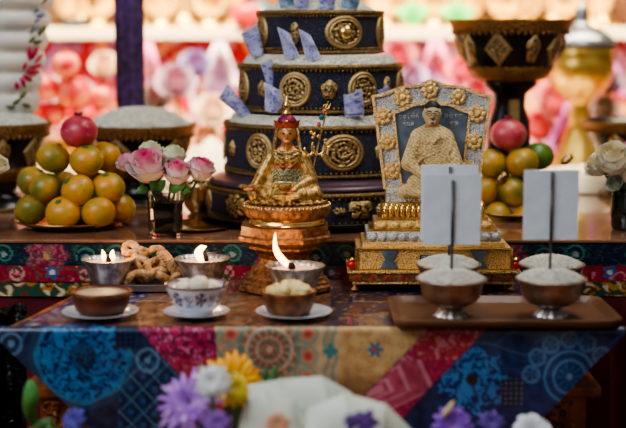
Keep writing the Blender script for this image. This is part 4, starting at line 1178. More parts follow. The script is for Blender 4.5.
def pome(px, py, Y, r, label, sd, base_):
    def col(n):
        q = nz(n.x*1.3+sd, n.y*1.3, n.z*1.3)
        c = mix(base_, mix(base_, rgb(230, 120, 120), .45), .5+q)
        if nz(n.x*7+sd, n.y*7, n.z*7) > .38: c = mix(c, rgb(214, 140, 130), .5)
        if n.z > .8: c = mix(c, rgb(110, 20, 40), .5)
        return c
    o = thing('pomegranate', label, 'fruit', T(px, py, Y))
    MB().ell((0, 0, 0), (r, r, r*.88), 36, 24, col=col, disp=lambda n: 1+.025*math.cos(5*math.atan2(n.y, n.x))*(1-n.z*n.z)).obj('rind', 'fruit', o)
    m_ = MB()
    for k in range(6):
        a = 2*PI*k/6
        m_.tube([(.0035*math.cos(a), .0035*math.sin(a), r*.84), (.005*math.cos(a), .005*math.sin(a), r*.84+.004), (.0075*math.cos(a), .0075*math.sin(a), r*.84+.007)], [.0028, .0024, .0006], 8, col=lambda t: rgb(120, 40, 50))
    m_.obj('crown', 'fruit', o)
pome(80.5, 131.5, .185, size(18.5, .185), 'red pomegranate crowning the left pile of tangerines', 1., rgb(164, 30, 62))
YH = .33
fruit_plate(515, YH, size(52, YH), 'brass plate under the right pile of tangerines behind the white cards')
G2 = 'tangerines in the right pile'
r1 = size(16.5, .3)
L2 = [(497, 218, .285, .05, 'yellow-green tangerine at the left of the bottom row, right pile'), (527, 219, .285, .4, 'orange tangerine in the middle of the bottom row, right pile, behind the right card'),
      (556, 216, .30, .2, 'tangerine at the right of the bottom row, right pile, behind the right card'),
      (484, 191, .31, .3, 'tangerine at the left of the middle row, right pile, beside the shrine'), (514, 192, .295, -.1, 'olive tangerine in the centre of the middle row, right pile'),
      (545, 191, .31, .1, 'tangerine at the right of the middle row, right pile, behind the right card'),
      (491, 164, .315, .02, 'brownish-olive tangerine at the left of the top row, right pile'), (521.5, 163, .305, .25, 'golden tangerine in front on the top row, right pile'),
      (537, 157, .345, -1.2, 'bright green tangerine at the right of the top row, right pile')]
for i, (px, py, Y, hue, lab) in enumerate(L2):
    tangerine(lab, G2, T(px, py, Y), r1, hue, 30+i*1.9, (rnd.uniform(-.9, .5), rnd.uniform(-.6, .6), rnd.uniform(0, 6)))
pome(507, 134.5, .325, size(18, .325), 'pinkish red pomegranate crowning the right pile behind the portrait shrine', 4., rgb(186, 62, 80))
# crumpled gold foil sweets tucked between the fruit
for px, py, Y, lab in ((502, 177, .283, 'small gold foil twist tucked between the tangerines of the right pile'), (566, 160, .33, 'crumpled clear-gold wrapper beside the green tangerine on the right pile')):
    o = MB().ell((0, 0, 0), (.013, .008, .007), 20, 12, disp=lambda n: 1+.45*nz(n.x*3+px, n.y*3, n.z*3)).obj('foil_wrapper', 'brass'); o.location = T(px, py, Y); o.rotation_euler = (.2, -.6, .3)
    tag(o, lab, 'wrapper')
# ---- roses
def rose_head(r, sd, base, edge, heart, op=1.):
    rg = random.Random(sd); mb = MB()
    layers = [(.2, 3, .95, 0.), (.36, 4, .98, .03), (.54, 5, .92, .06), (.72, 5, .78, .12), (.86, 5, .5, .2)]
    for li, (rk, n, top, fl) in enumerate(layers):
        off = rg.random()*6
        for k in range(n):
            a0 = off+2*PI*k/n+rg.uniform(-.15, .15); w = 2*PI/n*.86; tz = rg.uniform(-.05, .06); fl2 = fl*op*rg.uniform(.7, 1.3)
            def fn(u, v):
                q = 2*u-1; a = a0+q*w*(.55+.45*math.sin(PI*min(1, v*.62+.1)))
                rad = r*(rk*(math.sin(min(1., v*1.25)*PI/2)**.75)*(1+.04*q)+fl2*v**4+.12*(1-v)*0)
                z = r*(-.82+(top+.82+tz)*v-.2*q*q*v-fl2*.55*v**6)
                z += r*.03*math.sin(7*q+k)*v
                return (rad*math.cos(a), rad*math.sin(a), z)
            def col(u, v):
                e = sst(v, .72, 1.)*.9+sst(abs(2*u-1), .8, 1.)*.5*v
                c = mix(base, edge, min(1, e*(.55 if li == 4 else .8)+.15*nz(u*4+k, v*4, li)))
                return mix(c, heart, (1-li/3.) if li < 3 else 0.)
            mb.grid(fn, 10, 10, col)
    return mb
WH, PK, HP = rgb(238, 226, 218), rgb(226, 128, 170), rgb(232, 70, 140)
def rose(px, py, Y, rpx, sd, cols, foot, label, group, tilt=(0, 0), op=1.):
    r = size(rpx, Y)
    p = Vector((xat(px, Y, .1), Y, zat(py, Y)))
    o = thing('rose', label, 'rose', p, (0, 0, 0), group)
    b_ = rose_head(r, sd, *cols, op=op); b_.move(Matrix.Rotation(tilt[0], 4, 'X') @ Matrix.Rotation(tilt[1], 4, 'Y'))
    b_.obj('bloom', 'petal', o)
    f = Vector(foot)-p; ax = (Matrix.Rotation(tilt[0], 4, 'X') @ Matrix.Rotation(tilt[1], 4, 'Y')) @ Vector((0, 0, -1))
    s0 = ax*r*.8
    MB().tube([s0*.9, s0*1.2+f*.08, s0*.8+f*.4, f*.75+s0*.1, f], .0021, 8).obj('stem', 'stem', o)
    m_ = MB()
    for k in range(5):
        a = 2*PI*k/5
        m_.tube([ax*r*.78, ax*r*.72+Vector((.3*r*math.cos(a), .3*r*math.sin(a), 0)), ax*r*.95+Vector((.55*r*math.cos(a), .55*r*math.sin(a), 0))], [.003, .0026, .0005], 6)
    m_.obj('sepals', 'leaf', o)
    return o
YV = .085; XV = xat(166, YV, ZR)
va = thing('glass_vase', 'square clear glass tumbler of dark water holding pink and white roses', 'vase', (XV, YV, ZR))
sqm = lambda t, i, z: min(1/abs(math.cos(t) or 1e-6), 1/abs(math.sin(t) or 1e-6), 1.27)
vh = zat(191, YV)-ZR
MB().lathe([(0, 0), (.025, 0), (.026, .002), (.0285, vh-.001), (.0282, vh), (.0262, vh), (.0240, .007), (0, .006)], 64, mod=sqm, smooth=False).obj('vase_body', 'glass', va)
MB().lathe([(0, .0065), (.0232, .0075), (.0248, vh*.76), (0, vh*.76)], 64, mod=sqm, smooth=False).obj('water', 'dark_water', va)
GR = 'pink and white roses in the glass tumbler'
pk = (WH, PK, HP); cw = (rgb(236, 236, 218), rgb(226, 226, 196), rgb(214, 222, 176))
rv = (XV, YV, ZR+.01)
def foot(dx, dy): return (XV+dx, YV+dy, ZR+.012)
rose(148.5, 169, YV-.012, 20, 1, pk, foot(.006, -.004), 'largest rose, white with pink heart, front left in the tumbler', GR, (.42, -.1))
rose(177.5, 175, YV-.018, 14.5, 2, pk, foot(-.004, -.006), 'pink-hearted rose low in the front middle of the tumbler', GR, (.3, .1))
rose(200.5, 171, YV-.004, 14.5, 3, pk, foot(-.01, .003), 'pink-edged rose leaning out at the right of the tumbler', GR, (.22, .3))
rose(152, 154, YV+.016, 13, 4, cw, foot(.008, .01), 'greenish white rose standing at the top of the tumbler bunch', GR, (.15, -.1))
rose(174, 158, YV+.012, 13, 5, cw, foot(-.002, .01), 'cream white rose behind and between the two front roses', GR, (.15, .1))
rose(128, 164, YV+.008, 10.5, 6, (rgb(232, 206, 212), rgb(226, 166, 190), rgb(220, 120, 160)), foot(.012, .002), 'pale pink rosebud leaning out at the left of the tumbler', GR, (.2, -.6))
def leaf(mb, a, b, w, bend=.15):
    a, b = Vector(a), Vector(b); t = b-a; s_ = t.cross(Vector((0, -1, .3))).normalized(); up = s_.cross(t).normalized()
    def fn(u, v):
        q = 2*u-1; ww = w*math.sin(PI*min(1, v*.96+.02))**.8*(1-.25*v)
        return a+t*v+s_*q*ww+up*(bend*t.length*math.sin(PI*v)-abs(q)*ww*.25)
    return mb.grid(fn, 6, 12)
m_ = MB()
for (x0, y0, x1, y1) in ((150, 186, 139, 190), (160, 188, 152, 180), (170, 190, 188, 183), (182, 186, 192, 190), (158, 190, 168, 178)):
    leaf(m_, (xat(x0, YV), YV-.02, zat(y0, YV)), (xat(x1, YV), YV-.028, zat(y1, YV)), .009)
m_.obj('leaves', 'leaf', None)
lo = [o for o in COL.objects if o.name == 'leaves'][0]
r_first = [o for o in COL.objects if o.name == 'rose'][0]
lo.parent = r_first; lo.location = -r_first.location
# right hand vase with white roses
YW = .16; XW = xat(628, YW, ZR)
vb = thing('glass_vase', 'dark green glass vase of white roses at the right edge', 'vase', (XW, YW, ZR))
vh2 = zat(188, YW)-ZR
MB().lathe([(0, 0), (.027, 0), (.03, .004), (.031, vh2*.5), (.029, vh2*.85), (.0295, vh2), (.027, vh2), (.026, vh2*.8), (.027, .008), (0, .006)], 56).obj('vase_body', 'dark_glass', vb)
cr = (rgb(240, 234, 216), rgb(226, 216, 186), rgb(226, 212, 166))
GW = 'white roses in the dark vase'
def foot2(dx): return (XW+dx, YW, ZR+.02)
rose(597, 167, YW-.02, 13, 11, cr, foot2(-.008), 'cream rose drooping out at the far left of the dark green vase', GW, (.35, -.8))
rose(612, 162, YW-.028, 19, 12, cr, foot2(-.004), 'large open white rose in front above the dark green vase', GW, (.5, -.2), 1.2)
rose(628, 172, YW-.03, 15, 13, cr, foot2(.004), 'white rose cut by the right edge of the picture', GW, (.4, .3))
rose(614, 184, YW-.03, 8.5, 14, (rgb(214, 220, 206), rgb(196, 204, 186), rgb(170, 190, 150)), foot2(.0), 'small greenish white bud hanging under the large white rose', GW, (.9, -.5))
rose(623, 151, YW+.01, 9, 15, (rgb(232, 180, 206), PK, PK), foot2(.006), 'small pink rose at the top behind the white roses', GW, (.2, .1))
vl = thing('bud_vase', 'small dark glass bud vase holding the white rose at the left edge', 'vase', (xat(-12, .12), .12, ZR))
MB().lathe([(0, 0), (.014, 0), (.017, .004), (.018, .02), (.011, .036), (.009, .05), (.0115, .056), (.0095, .056), (.007, .048), (.015, .02), (0, .004)], 32).obj('vase_body', 'dark_glass', vl)
# white flower at far left edge
m_ = MB()
o = rose(-3, 166, .12, 12, 21, cr, (xat(-12, .12), .12, ZR+.006), 'white rose half cut by the left edge of the picture', 'white rose at the left edge', (.4, .5))
# ---- large offering bowls
def bowl_on_foot(name, x, Y, Rpx, yrim, ybot, label, stem=None, meds=()):
    R = size(Rpx, Y); zr = zat(yrim, Y); zb_ = zat(ybot, Y)
    o = thing(name, label, 'bowl', (xat(x, Y, zr), Y, ZR)); h = zr-zb_; b0 = zb_-ZR
    wall = lambda q: R*(.68+.24*q**.8)
    pf = [(0, b0), (R*.4, b0), (R*.58, b0+h*.06), (wall(.0), b0+h*.2)]
    for k in range(1, 9): pf.append((wall(k/8.), b0+h*(.2+.62*k/8.)))
    pf += [(R*.95, b0+h*.9), (R, b0+h*.985), (R, b0+h), (R*.96, b0+h), (R*.86, b0+h*.8), (R*.6, b0+h*.3), (0, b0+h*.2)]
    MB().lathe(pf, 80).obj('bowl_body', 'black_lacquer', o)
    rb_ = MB().lathe([(R*.925, b0+h*.80), (R*.95, b0+h*.82), (R*.972, b0+h*.9), (R*1.012, b0+h*.985), (R*1.012, b0+h*1.005), (R*.97, b0+h*1.005)], 80, caps=False).obj('rim_band', 'gold_band', o)
    m_ = MB()
    for k in range(56):
        a = 2*PI*k/56; m_.ell((R*.935*math.cos(a), R*.935*math.sin(a), b0+h*.795), (R*.035, R*.035, h*.045), 8, 6)
    m_.obj('rim_fringe', 'gold_band', rb_)
    MB().lathe([(R*.42, b0-.001), (R*.6, b0+h*.05), (R*.702, b0+h*.19), (R*.71, b0+h*.25), (R*.69, b0+h*.27)], 80, mod=lambda t, i, z: 1+(.02*math.cos(28*t) if i == 3 else 0), caps=False).obj('base_band', 'gold_band', o)
    for i, (th, hw, hh, kd) in enumerate(meds):
        mb = medal(MB(), R*.845, math.radians(th), b0+h*.53, hw*R, hh*h, kd, i+3)
        for k in range(len(mb.v)):                             # lean with the flaring wall
            v = mb.v[k]; q = ((v[2]-b0)/h-.2)/.62; sc = wall(max(0, min(1, q)))/(R*.845)+.004
            mb.v[k] = (v[0]*sc, v[1]*sc, v[2])
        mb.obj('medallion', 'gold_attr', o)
    if stem == 'foot':
        MB().lathe([(0, 0), (R*.66, 0), (R*.66, b0*.14), (R*.46, b0*.36), (R*.34, b0*.62), (R*.4, b0*.9), (R*.45, b0+.002), (0, b0+.002)], 64).obj('foot', 'black_lacquer', o)
        MB().lathe([(R*.665, .001), (R*.68, b0*.05), (R*.67, b0*.14)], 64, caps=False).obj('foot_band', 'gold_rope', o)
    elif stem == 'stand':
        MB().lathe([(0, 0), (R*.72, 0), (R*.72, b0*.06), (R*.56, b0*.12), (R*.44, b0*.28), (R*.38, b0*.5), (R*.36, b0*.68), (R*.27, b0*.8), (R*.29, b0*.9), (R*.46, b0*.97), (R*.46, b0+.001), (0, b0+.001)], 56, mod=lambda t, i, z: 1-.06*math.cos(4*t)).obj('stand_column', 'black_lacquer', o)
        MB().box((R*.04, -R*.36, b0*.55), (R*.17, .016, b0*.62), .003, Matrix.Rotation(-.12, 3, 'X')).obj('gilt_panel', 'gold_relief', o)
    return o, R, zr
MD = [(-82, .2, .26, 'lotus'), (-50, .12, .24, 'lotus'), (-20, .27, .3, 'diamond'), (17, .14, .24, 'lotus'), (52, .24, .3, 'diamond'), (80, .14, .24, 'lotus')]
ob, Rb, zr = bowl_on_foot('offering_bowl', 139.5, .5, 56.5, 124, 176, 'black and gold offering bowl heaped with rice behind the roses', 'foot', MD)
def big_rice(x, Y, R, z, h, sd, lab): return rice_mound(R*.93, h, 2600, sd, lab, (xat(x, Y, .2), Y, z-.004), .0042)
big_rice(139.5, .5, Rb, zr, .036, 31, 'white rice heaped in the black bowl behind the roses')
ob, Rb, zr = bowl_on_foot('offering_bowl', -5, .44, 56, 122, 180, 'black and gold offering bowl of rice cut by the left edge', 'foot', [(-14, .14, .22, 'lotus'), (21, .14, .25, 'lotus'), (60, .2, .26, 'diamond')])
big_rice(-5, .44, Rb, zr, .03, 32, 'white rice heaped in the black bowl at the left edge')
ob, Rb, zr = bowl_on_foot('offering_bowl', 510.5, .5, 60, 19.5, 81, 'large black bowl with gold diamond plaques raised high on a black stand', 'stand', [(-84, .2, .26, 'lotus'), (-56, .11, .24, 'lotus'), (-21, .24, .29, 'diamond'), (18, .13, .24, 'lotus'), (50, .2, .28, 'diamond'), (84, .1, .2, 'lotus')])
ob, Rb, zr = bowl_on_foot('offering_bowl', 640, .62, 57, 120, 165, 'shiny black offering bowl behind the white roses at the right edge', 'foot', [(-40, .16, .22, 'lotus'), (0, .2, .26, 'diamond')])
# ---- brass cup with dark handle by the roses
cp = thing('brass_cup', 'small shiny brass cup with a dark curved handle to the right of the pink roses', 'cup', (xat(201, .3), .3, ZR))
MB().lathe([(0, 0), (.024, 0), (.026, .004), (.02, .01), (.03, .022), (.036, .04), (.034, .056), (.038, .066), (.036, .066), (.03, .05), (.02, .02), (0, .016)], 48).obj('cup_body', 'brass', cp)
MB().tube([(.034+.024*math.sin(PI*k/12), -.012, .024+.034*k/12) for k in range(13)], .0036, 8).obj('handle', 'black_lacquer', cp)
pl = MB().lathe([(0, 0), (.05, 0), (.06, .004), (.064, .008), (.06, .007), (0, .003)], 56).obj('saucer', 'brass'); pl.location = (xat(196, .17), .17, ZR); tag(pl, 'shiny brass dish lying on the rear table right of the rose tumbler', 'dish')
# ================================================================== far background
YK = 1.5
def PB(x, y, Y): return (xat(x, Y, .3), Y, zat(y, Y))
sh = thing('shelf', 'long cream white shelf across the back carrying golden bowls', 'shelf', (0, YK, 0))
zs0, zs1 = zat(39.5, YK), zat(27.5, YK)
MB().box((0, .205, (zs0+zs1)/2), (3.6, .48, zs1-zs0), .004).obj('shelf_board', 'cream_shelf', sh)
for sx in (-1.7, -.6, .6, 1.7): MB().prism([(-.012, zs0-.12), (.012, zs0-.12), (.012, zs0), (-.012, zs0)], .03, Matrix.Translation((sx, .415, 0)), .002).obj('bracket', 'cream_shelf', sh)
# hanging brocade below the shelf
def back_paint(x, y):
    s = swirl(x, y, 34, 3.); s2 = swirl(x, y, 22, 9.)
    c = mix(rgb(206, 16, 40), rgb(150, 12, 44), .5+s)
    if s > .2: c = mix(rgb(226, 150, 176), rgb(240, 220, 226), sst(s2, -.2, .3))
    elif s < -.2: c = mix(rgb(176, 150, 200), rgb(150, 84, 150), sst(s2, -.2, .3))
    elif s2 > .2: c = rgb(240, 176, 120)
    return c
kp = 3.6/F
bc = MB().grid(lambda u, v: (-1.6+3.2*u, .02*math.sin(u*60)+.008*math.sin(u*171), zs0+(ZR-.3-zs0)*v), 400, 60, lambda u, v: back_paint(CX+(-1.6+3.2*u)/kp, 42+(zs0-ZR+.3)*v/kp)).obj('hanging_brocade', 'paint')
bc.location = (0, YK+.03, 0); tag(bc, 'red brocade with large pink and lilac flowers hanging under the cream shelf', 'hanging cloth')
# golden bowls on the shelf
gb0 = None; ORD = ['first', 'second', 'third', 'fourth', 'fifth', 'sixth', 'seventh', 'eighth', 'ninth', 'tenth', 'eleventh', 'twelfth', 'thirteenth', 'fourteenth']
def gold_bowl():
    o = thing('gold_bowl', '', 'bowl', (0, 0, 0), group='golden bowls on the cream shelf')
    MB().lathe([(0, 0), (.036, 0), (.038, .004), (.026, .012), (.017, .024), (.02, .03), (.036, .042), (.047, .062), (.052, .084), (.056, .092), (.053, .092), (.046, .07), (.03, .045), (0, .04)], 40).obj('bowl_body', 'brass_far', o)
    rope(MB(), .054, .09, .0034, 40).obj('rim_beading', 'gold_shrine', o)
    return o
gx_ = [14, 64, 98, 156, 209, 387, 434, 474, 504, 534, 562, 604]
for i, px in enumerate(gx_):
    lab = '%s golden stemmed bowl from the left on the cream shelf' % ORD[i]
    loc = (xat(px, YK+.06, .45), YK+.065+.13*(i % 2), zs1)
    if gb0 is None: gb0 = gold_bowl(); gb0.location = loc; gb0['label'] = lab
    else: dup(gb0, loc, (0, 0, i*.4), lab)
# second row of tall golden lamps behind
gl0 = None
for i, px in enumerate((20, 80, 138, 184, 236, 410, 458, 506, 554, 602)):
    lab = '%s tall golden lamp from the left in the row behind the shelf bowls' % ORD[i]
    loc = (xat(px, YK+.34, .45), YK+.34, zs1)
    if gl0 is None:
        gl0 = thing('gold_lamp', lab, 'lamp', loc, group='tall golden lamps at the back of the shelf')
        MB().lathe([(0, 0), (.05, 0), (.052, .008), (.03, .02), (.02, .05), (.03, .06), (.02, .07), (.028, .085), (.05, .11), (.055, .15), (.05, .15), (.035, .11), (0, .1)], 36).obj('lamp_body', 'brass_far', gl0)
        MB().lathe([(0, .145), (.051, .146), (.051, .149), (0, .15)], 28).obj('butter_fill', 'butter', gl0)
    else: dup(gl0, loc, (0, 0, i*.7), lab)
# leafy sprigs and other small things on the shelf
for i, (px, lab) in enumerate(((413, 'bright green leafy sprig between golden bowls, left of the tall black bowl'), (457, 'bright green leafy sprig just above the rim of the tall black bowl'), (8, 'green leafy sprig at the far left of the cream shelf'))):
    o = thing('leafy_sprig', lab, 'plant', (xat(px, YK-.015, .45), YK-.01, zs1), group='green sprigs on the shelf')
    m_ = MB()
    for k in range(7):
        a = -1+2*k/6.; leaf(m_, (0, 0, .004), (.05*a, -.006, .075-.022*abs(a)), .011)
    m_.obj('leaves', 'leaf_bright', o)
o = MB().lathe([(0, 0), (.03, 0), (.046, .01), (.052, .03), (.04, .05), (.02, .058), (.026, .066), (0, .066)], 32).obj('jar', 'teal_bead'); o.location = (xat(258, YK, .45), YK-.0, zs1); tag(o, 'blurred teal jar on the cream shelf just left of the mandala top', 'jar')
o = MB().lathe([(0, 0), (.03, 0), (.04, .02), (.045, .05), (.03, .06), (.0, .062)], 32).obj('jar', 'red_bead'); o.location = (xat(246, YK-.03, .45), YK-.02, zs1); tag(o, 'blurred red jar on the cream shelf beside the teal jar', 'jar')
o = MB().ell((0, 0, 0), (.05, .02, .014), 20, 10, disp=lambda n: 1+.3*nz(n.x*2, n.y*2, n.z*2)).obj('dark_cloth', 'black_lacquer'); o.location = (xat(75, YK-.01, .43), YK-.015, zs1+.013); tag(o, 'small dark bundle lying on the cream shelf at the left', 'bundle')
# ribbons hanging in inverted V pairs
def ribbon(x0, y0, x1, y1, wpx, Y, m, label):
    a = Vector(PB(x0, y0, Y)); b = Vector(PB(x1, y1, Y-.02)); w = size(wpx, Y)/2
    def fn(u, v):
        p = a.lerp(b, v)-a; return (p.x+(2*u-1)*w*(1+.1*math.sin(5*v)), p.y-.01*math.sin(PI*u)-.012*math.sin(6*v), p.z)
    o = MB().grid(fn, 8, 30).obj('ribbon', m); o.location = a
    return tag(o, label, 'ribbon', 'ribbons hanging under the cream shelf')
ribbon(148, 41, 163, 92, 9, 1.44, 'pink_ribbon', 'pink ribbon slanting down just right of the purple hanging cloth')
ribbon(146, 41, 140, 88, 8, 1.43, 'pink_ribbon', 'pink ribbon falling straight beside the purple hanging cloth')
ribbon(219, 41, 203, 88, 9, 1.44, 'pale_ribbon', 'left of the two pale ribbons hanging left of the mandala')
ribbon(221, 41, 236, 84, 8, 1.43, 'pale_ribbon', 'right of the two pale ribbons hanging left of the mandala')
ribbon(433, 39, 422, 84, 8, 1.44, 'pink_ribbon', 'left leg of the pink ribbon pair above the portrait shrine')
ribbon(436, 39, 456, 90, 9, 1.43, 'pink_ribbon', 'right leg of the pink ribbon pair above the portrait shrine')
ribbon(612, 62, 624, 96, 8, 1.40, 'magenta_ribbon', 'magenta ribbon slanting down at the right edge beside the gold urn')
ribbon(574, 96, 552, 150, 11, 1.2, 'magenta_ribbon', 'magenta ribbon hanging left of the golden urn stem')
# apples piled at the back left
AP = [(45, 88, 14), (73, 93, 18), (102, 97, 12), (66, 65, 14), (52, 114, 14), (104, 116, 12), (32, 112, 12), (84, 118, 14)]
ALAB = ['blurred red apple at the left of the middle of the back pile', 'largest pinkish apple in the middle of the back pile', 'small dark red apple at the right of the back pile', 'topmost pink-red apple of the back pile',
        'apple at the bottom middle-left of the back pile', 'apple at the bottom right of the back pile next to the purple cloth', 'apple at the bottom left of the back pile', 'apple low in the back pile above the pomegranate']
YAp = 1.0
for i, (px, py, rp) in enumerate(AP):
    r = size(rp, YAp)
    def col(n, i=i): return mix(rgb(216, 44, 52), rgb(244, 150, 120), sst(nz(n.x*1.2+i*3, n.y*1.2, n.z*1.2), -.2, .35)*.9)
    o = thing('apple', ALAB[i], 'fruit', PB(px, py, YAp+.02*(i % 3)), (rnd.uniform(-.3, .3), rnd.uniform(-.3, .3), 0), 'apples in the back pile')
    MB().ell((0, 0, 0), (r, r, r*.92), 28, 18, col=col, disp=lambda n: 1-.1*math.exp(-(1-abs(n.z))/.05)).obj('apple_skin', 'fruit', o)
    MB().tube([(0, 0, r*.8), (.002, 0, r*1.02)], .0025, 6).obj('stalk', 'wood_bowl', o)
ap = MB().lathe([(0, 0), (.08, 0), (.085, .02), (.05, .05), (.05, .075), (.12, .09), (.128, .098), (.1, .094), (0, .088)], 40).obj('fruit_stand', 'gold_bright'); ap.location = (xat(72, YAp+.03, .1), YAp+.03, ZR); tag(ap, 'golden stand carrying the blurred apple pile at the back left', 'stand')
# pink cloth blooms heaped along the back of the table
PF = [(556, 104, 20, 'coral pink cloth flower between the tall black bowl stand and the gold urn', rgb(222, 110, 116), 1.30), (540, 128, 17, 'rose pink cloth flower behind the right fruit pile', rgb(236, 96, 104), 1.30), (562, 136, 15, 'red cloth flower low beside the gold urn base', rgb(214, 40, 60), 1.30),
      (398, 58, 17, 'deep pink cloth flower above the left corner of the portrait shrine', rgb(214, 84, 116), 1.30), (412, 78, 14, 'lilac cloth flower just above the left of the portrait shrine', rgb(206, 176, 220), 1.30), (462, 72, 15, 'rose pink cloth flower left of the tall black bowl', rgb(238, 110, 140), 1.30),
      (478, 94, 15, 'crimson cloth flower behind the shrine right corner', rgb(196, 50, 80), 1.30), (176, 84, 18, 'pale mauve cloth flower right of the purple hanging cloth', rgb(184, 140, 168), 1.30), (196, 66, 15, 'lilac cloth flower under the shelf left of the mandala', rgb(150, 128, 192), 1.30),
      (608, 84, 14, 'dark plum cloth flower right of the gold urn', rgb(92, 48, 92), 1.30), (606, 110, 14, 'brown cloth flower between the urn and the right black bowl', rgb(120, 80, 70), 1.30), (155, 100, 15, 'dull grey cloth flower above the rice behind the roses', rgb(122, 98, 96), 1.30),
      (213, 112, 17, 'cream cloth flower left of the mandala second tier', rgb(248, 226, 200), 1.30), (205, 138, 15, 'peach cloth flower above the pink roses', rgb(246, 206, 170), 1.30), (104, 66, 13, 'cream cloth flower behind the apple pile', rgb(246, 216, 180), 1.30), (30, 140, 15, 'peach cloth flower behind the left tangerine pile', rgb(246, 190, 160), 1.30)]
for i, (px, py, rp, lab, c0, Y) in enumerate(PF):
    Y += .05*(i % 3); r = size(rp, Y); p = PB(px, py, Y)
    o = thing('cloth_flower', lab, 'flower', p, group='blurred cloth flowers along the back')
    rose_head(r, 40+i, c0, mix(c0, (1, 1, 1), .3), mix(c0, rgb(200, 60, 90), .3), 1.2).move(Matrix.Rotation(.9, 4, 'X')).obj('bloom', 'petal', o)
    MB().tube([(0, .01, -r*.3), (0, .03, (ZR-p[2])*.5), (0, .03, ZR-p[2]+.001)], .004, 8).obj('stem', 'stem', o)
# big gold urn with grey lid
YU = 1.02
un = thing('gold_urn', 'tall golden urn with a grey domed lid at the back right', 'urn', (xat(580.5, YU, .35), YU, ZR))
uz = lambda y: zat(y, YU)-ZR; ur = size(1, YU)
MB().lathe([(0, 0), (32*ur, 0), (31*ur, uz(168)*.4), (20*ur, uz(150)), (14*ur, uz(135)), (9*ur, uz(122)), (13*ur, uz(114)), (9*ur, uz(106)), (14*ur, uz(98)), (27*ur, uz(88)), (33*ur, uz(74)), (34*ur, uz(62)), (31*ur, uz(54)), (34*ur, uz(46)), (0, uz(46))], 56).obj('urn_body', 'brass_far', un)
MB().lathe([(36*ur, uz(46)), (36*ur, uz(43)), (30*ur, uz(36)), (20*ur, uz(29)), (10*ur, uz(25)), (6*ur, uz(20)), (8*ur, uz(14)), (4*ur, uz(6)), (0, uz(2))], 48).obj('lid', 'grey_lid', un)
# second gold stand near the centre right, mostly hidden
# white silk scarves on the back of the rear table
def scarf(px, Y, w, d, h, label, sd):
    x0 = xat(px, Y, ZR)
    def fn(u, v):
        e = math.sin(PI*u)**.5*math.sin(PI*v)**.5
        return ((u-.5)*w, (v-.5)*d, .003+h*e*(.7+.5*nz(u*4+sd, v*4))+.003*math.sin(30*u+8*v)*e)
    o = MB().grid(fn, 50, 40).obj('silk_scarf', 'white_scarf'); o.location = (x0, Y, ZR); return tag(o, label, 'scarf', 'white silk scarves heaped at the back')
scarf(207, .95, .26, .3, .1, 'cream silk scarf heaped between the roses and the mandala', 1)
scarf(592, .78, .34, .26, .06, 'cream silk scarf heaped behind the white roses on the right', 5)
scarf(40, .77, .3, .2, .08, 'cream silk scarf heaped behind the left fruit pile', 9)
scarf(440, 1.0, .3, .25, .1, 'cream silk scarf heaped behind the portrait shrine', 12)
# purple pleated hanging cloth (hung from a rail above the frame down behind the bowl)
YPc = .68
hx = xat(130, YPc, .3); hw_ = size(13, YPc)
def pleat(u, v):
    a = 2*PI*u; k = 1+.17*math.cos(9*a)
    w = hw_*(1.06-.16*v)
    return (w*math.cos(a)*k, w*.55*math.sin(a)*k, .62*(1-v))
pc = MB().grid(pleat, 120, 30, closeu=True).obj('hanging_cloth', 'purple_cloth'); pc.location = (hx, YPc, ZR+.002); tag(pc, 'dark purple pleated cloth column hanging behind the left rice bowl', 'hanging cloth')
# tall white butter sculpture in the left bowl
YL = .47
wf = thing('offering_sculpture', 'tall white scalloped butter offering with crimson flowers at the left edge', 'sculpture', (xat(-8, YL, .3), YL, zat(112, YL)))
wz = lambda y: zat(y, YL)-zat(112, YL); wu = size(1, YL)
def wcol(t, i, z):
    c = mix(rgb(232, 228, 214), rgb(202, 206, 204), .5+nz(t*2, z*40))
    return c
def edge_r(z):
    y = 112-(z/wz(0))*112; return (44+18*(1-y/112.))*wu
pf = [(0, 0)]
nrow = 7; top = wz(-30)
for k in range(nrow):
    for q in range(8):
        f = q/8.; z = top*(k+f)/nrow; pf.append((edge_r(z)*(.93+.07*math.sin(PI*f)), z))
pf.append((0, top))
MB().lathe(pf, 90, mod=lambda t, i, z: 1+.02*abs(math.cos(9*t)), col=wcol).obj('sculpted_body', 'paint', wf)
def on_cone(px, py):                                            # point on the front surface
    x = (px+8)*wu; z = wz(py); r = edge_r(z); x = max(-r*.99, min(r*.99, x)); return Vector((x, -math.sqrt(r*r-x*x)-.001, z))
def petals(name, pts, w, m):
    m_ = MB()
    for (x0, y0, x1, y1) in pts:
        a, b = on_cone(x0, y0), on_cone(x1, y1); mid = on_cone((x0+x1)/2, (y0+y1)/2)
        m_.tube([a, a.lerp(mid, .5), mid, mid.lerp(b, .5), b], [w*.3*wu, w*.8*wu, w*wu, w*.7*wu, w*.15*wu], 8)
    return m_.obj(name, m, wf)
cm_ = mat('crimson_butter', rgb(186, 24, 78), .5, 0, (200, .3)); gm_ = mat('olive_butter', rgb(88, 104, 62), .5, 0, (200, .3)); bm_ = mat('bluegrey_butter', rgb(116, 130, 150), .5, 0, (200, .3))
petals('crimson_flower', [(36, 60, 37, 46), (38, 58, 43, 46), (39, 62, 45, 54), (36, 66, 46, 64), (33, 70, 42, 72), (30, 74, 37, 80), (28, 76, 31, 86), (24, 80, 25, 88), (31, 68, 33, 60)], 2.6, cm_)
petals('crimson_flower', [(4, 18, 3, 8), (7, 16, 10, 6), (5, 10, 6, 0), (2, 14, -4, 8), (7, 2, 8, -8)], 2.6, cm_)
for q_ in [(36, 42, 42, 36), (40, 42, 46, 41), (44, 34, 50, 26), (26, 96, 32, 90), (20, 102, 27, 97), (27, 102, 34, 106), (14, 104, 22, 106), (48, 4, 53, -4), (6, 20, 12, 12)]: petals('green_leaf', [q_], 2.4, gm_)
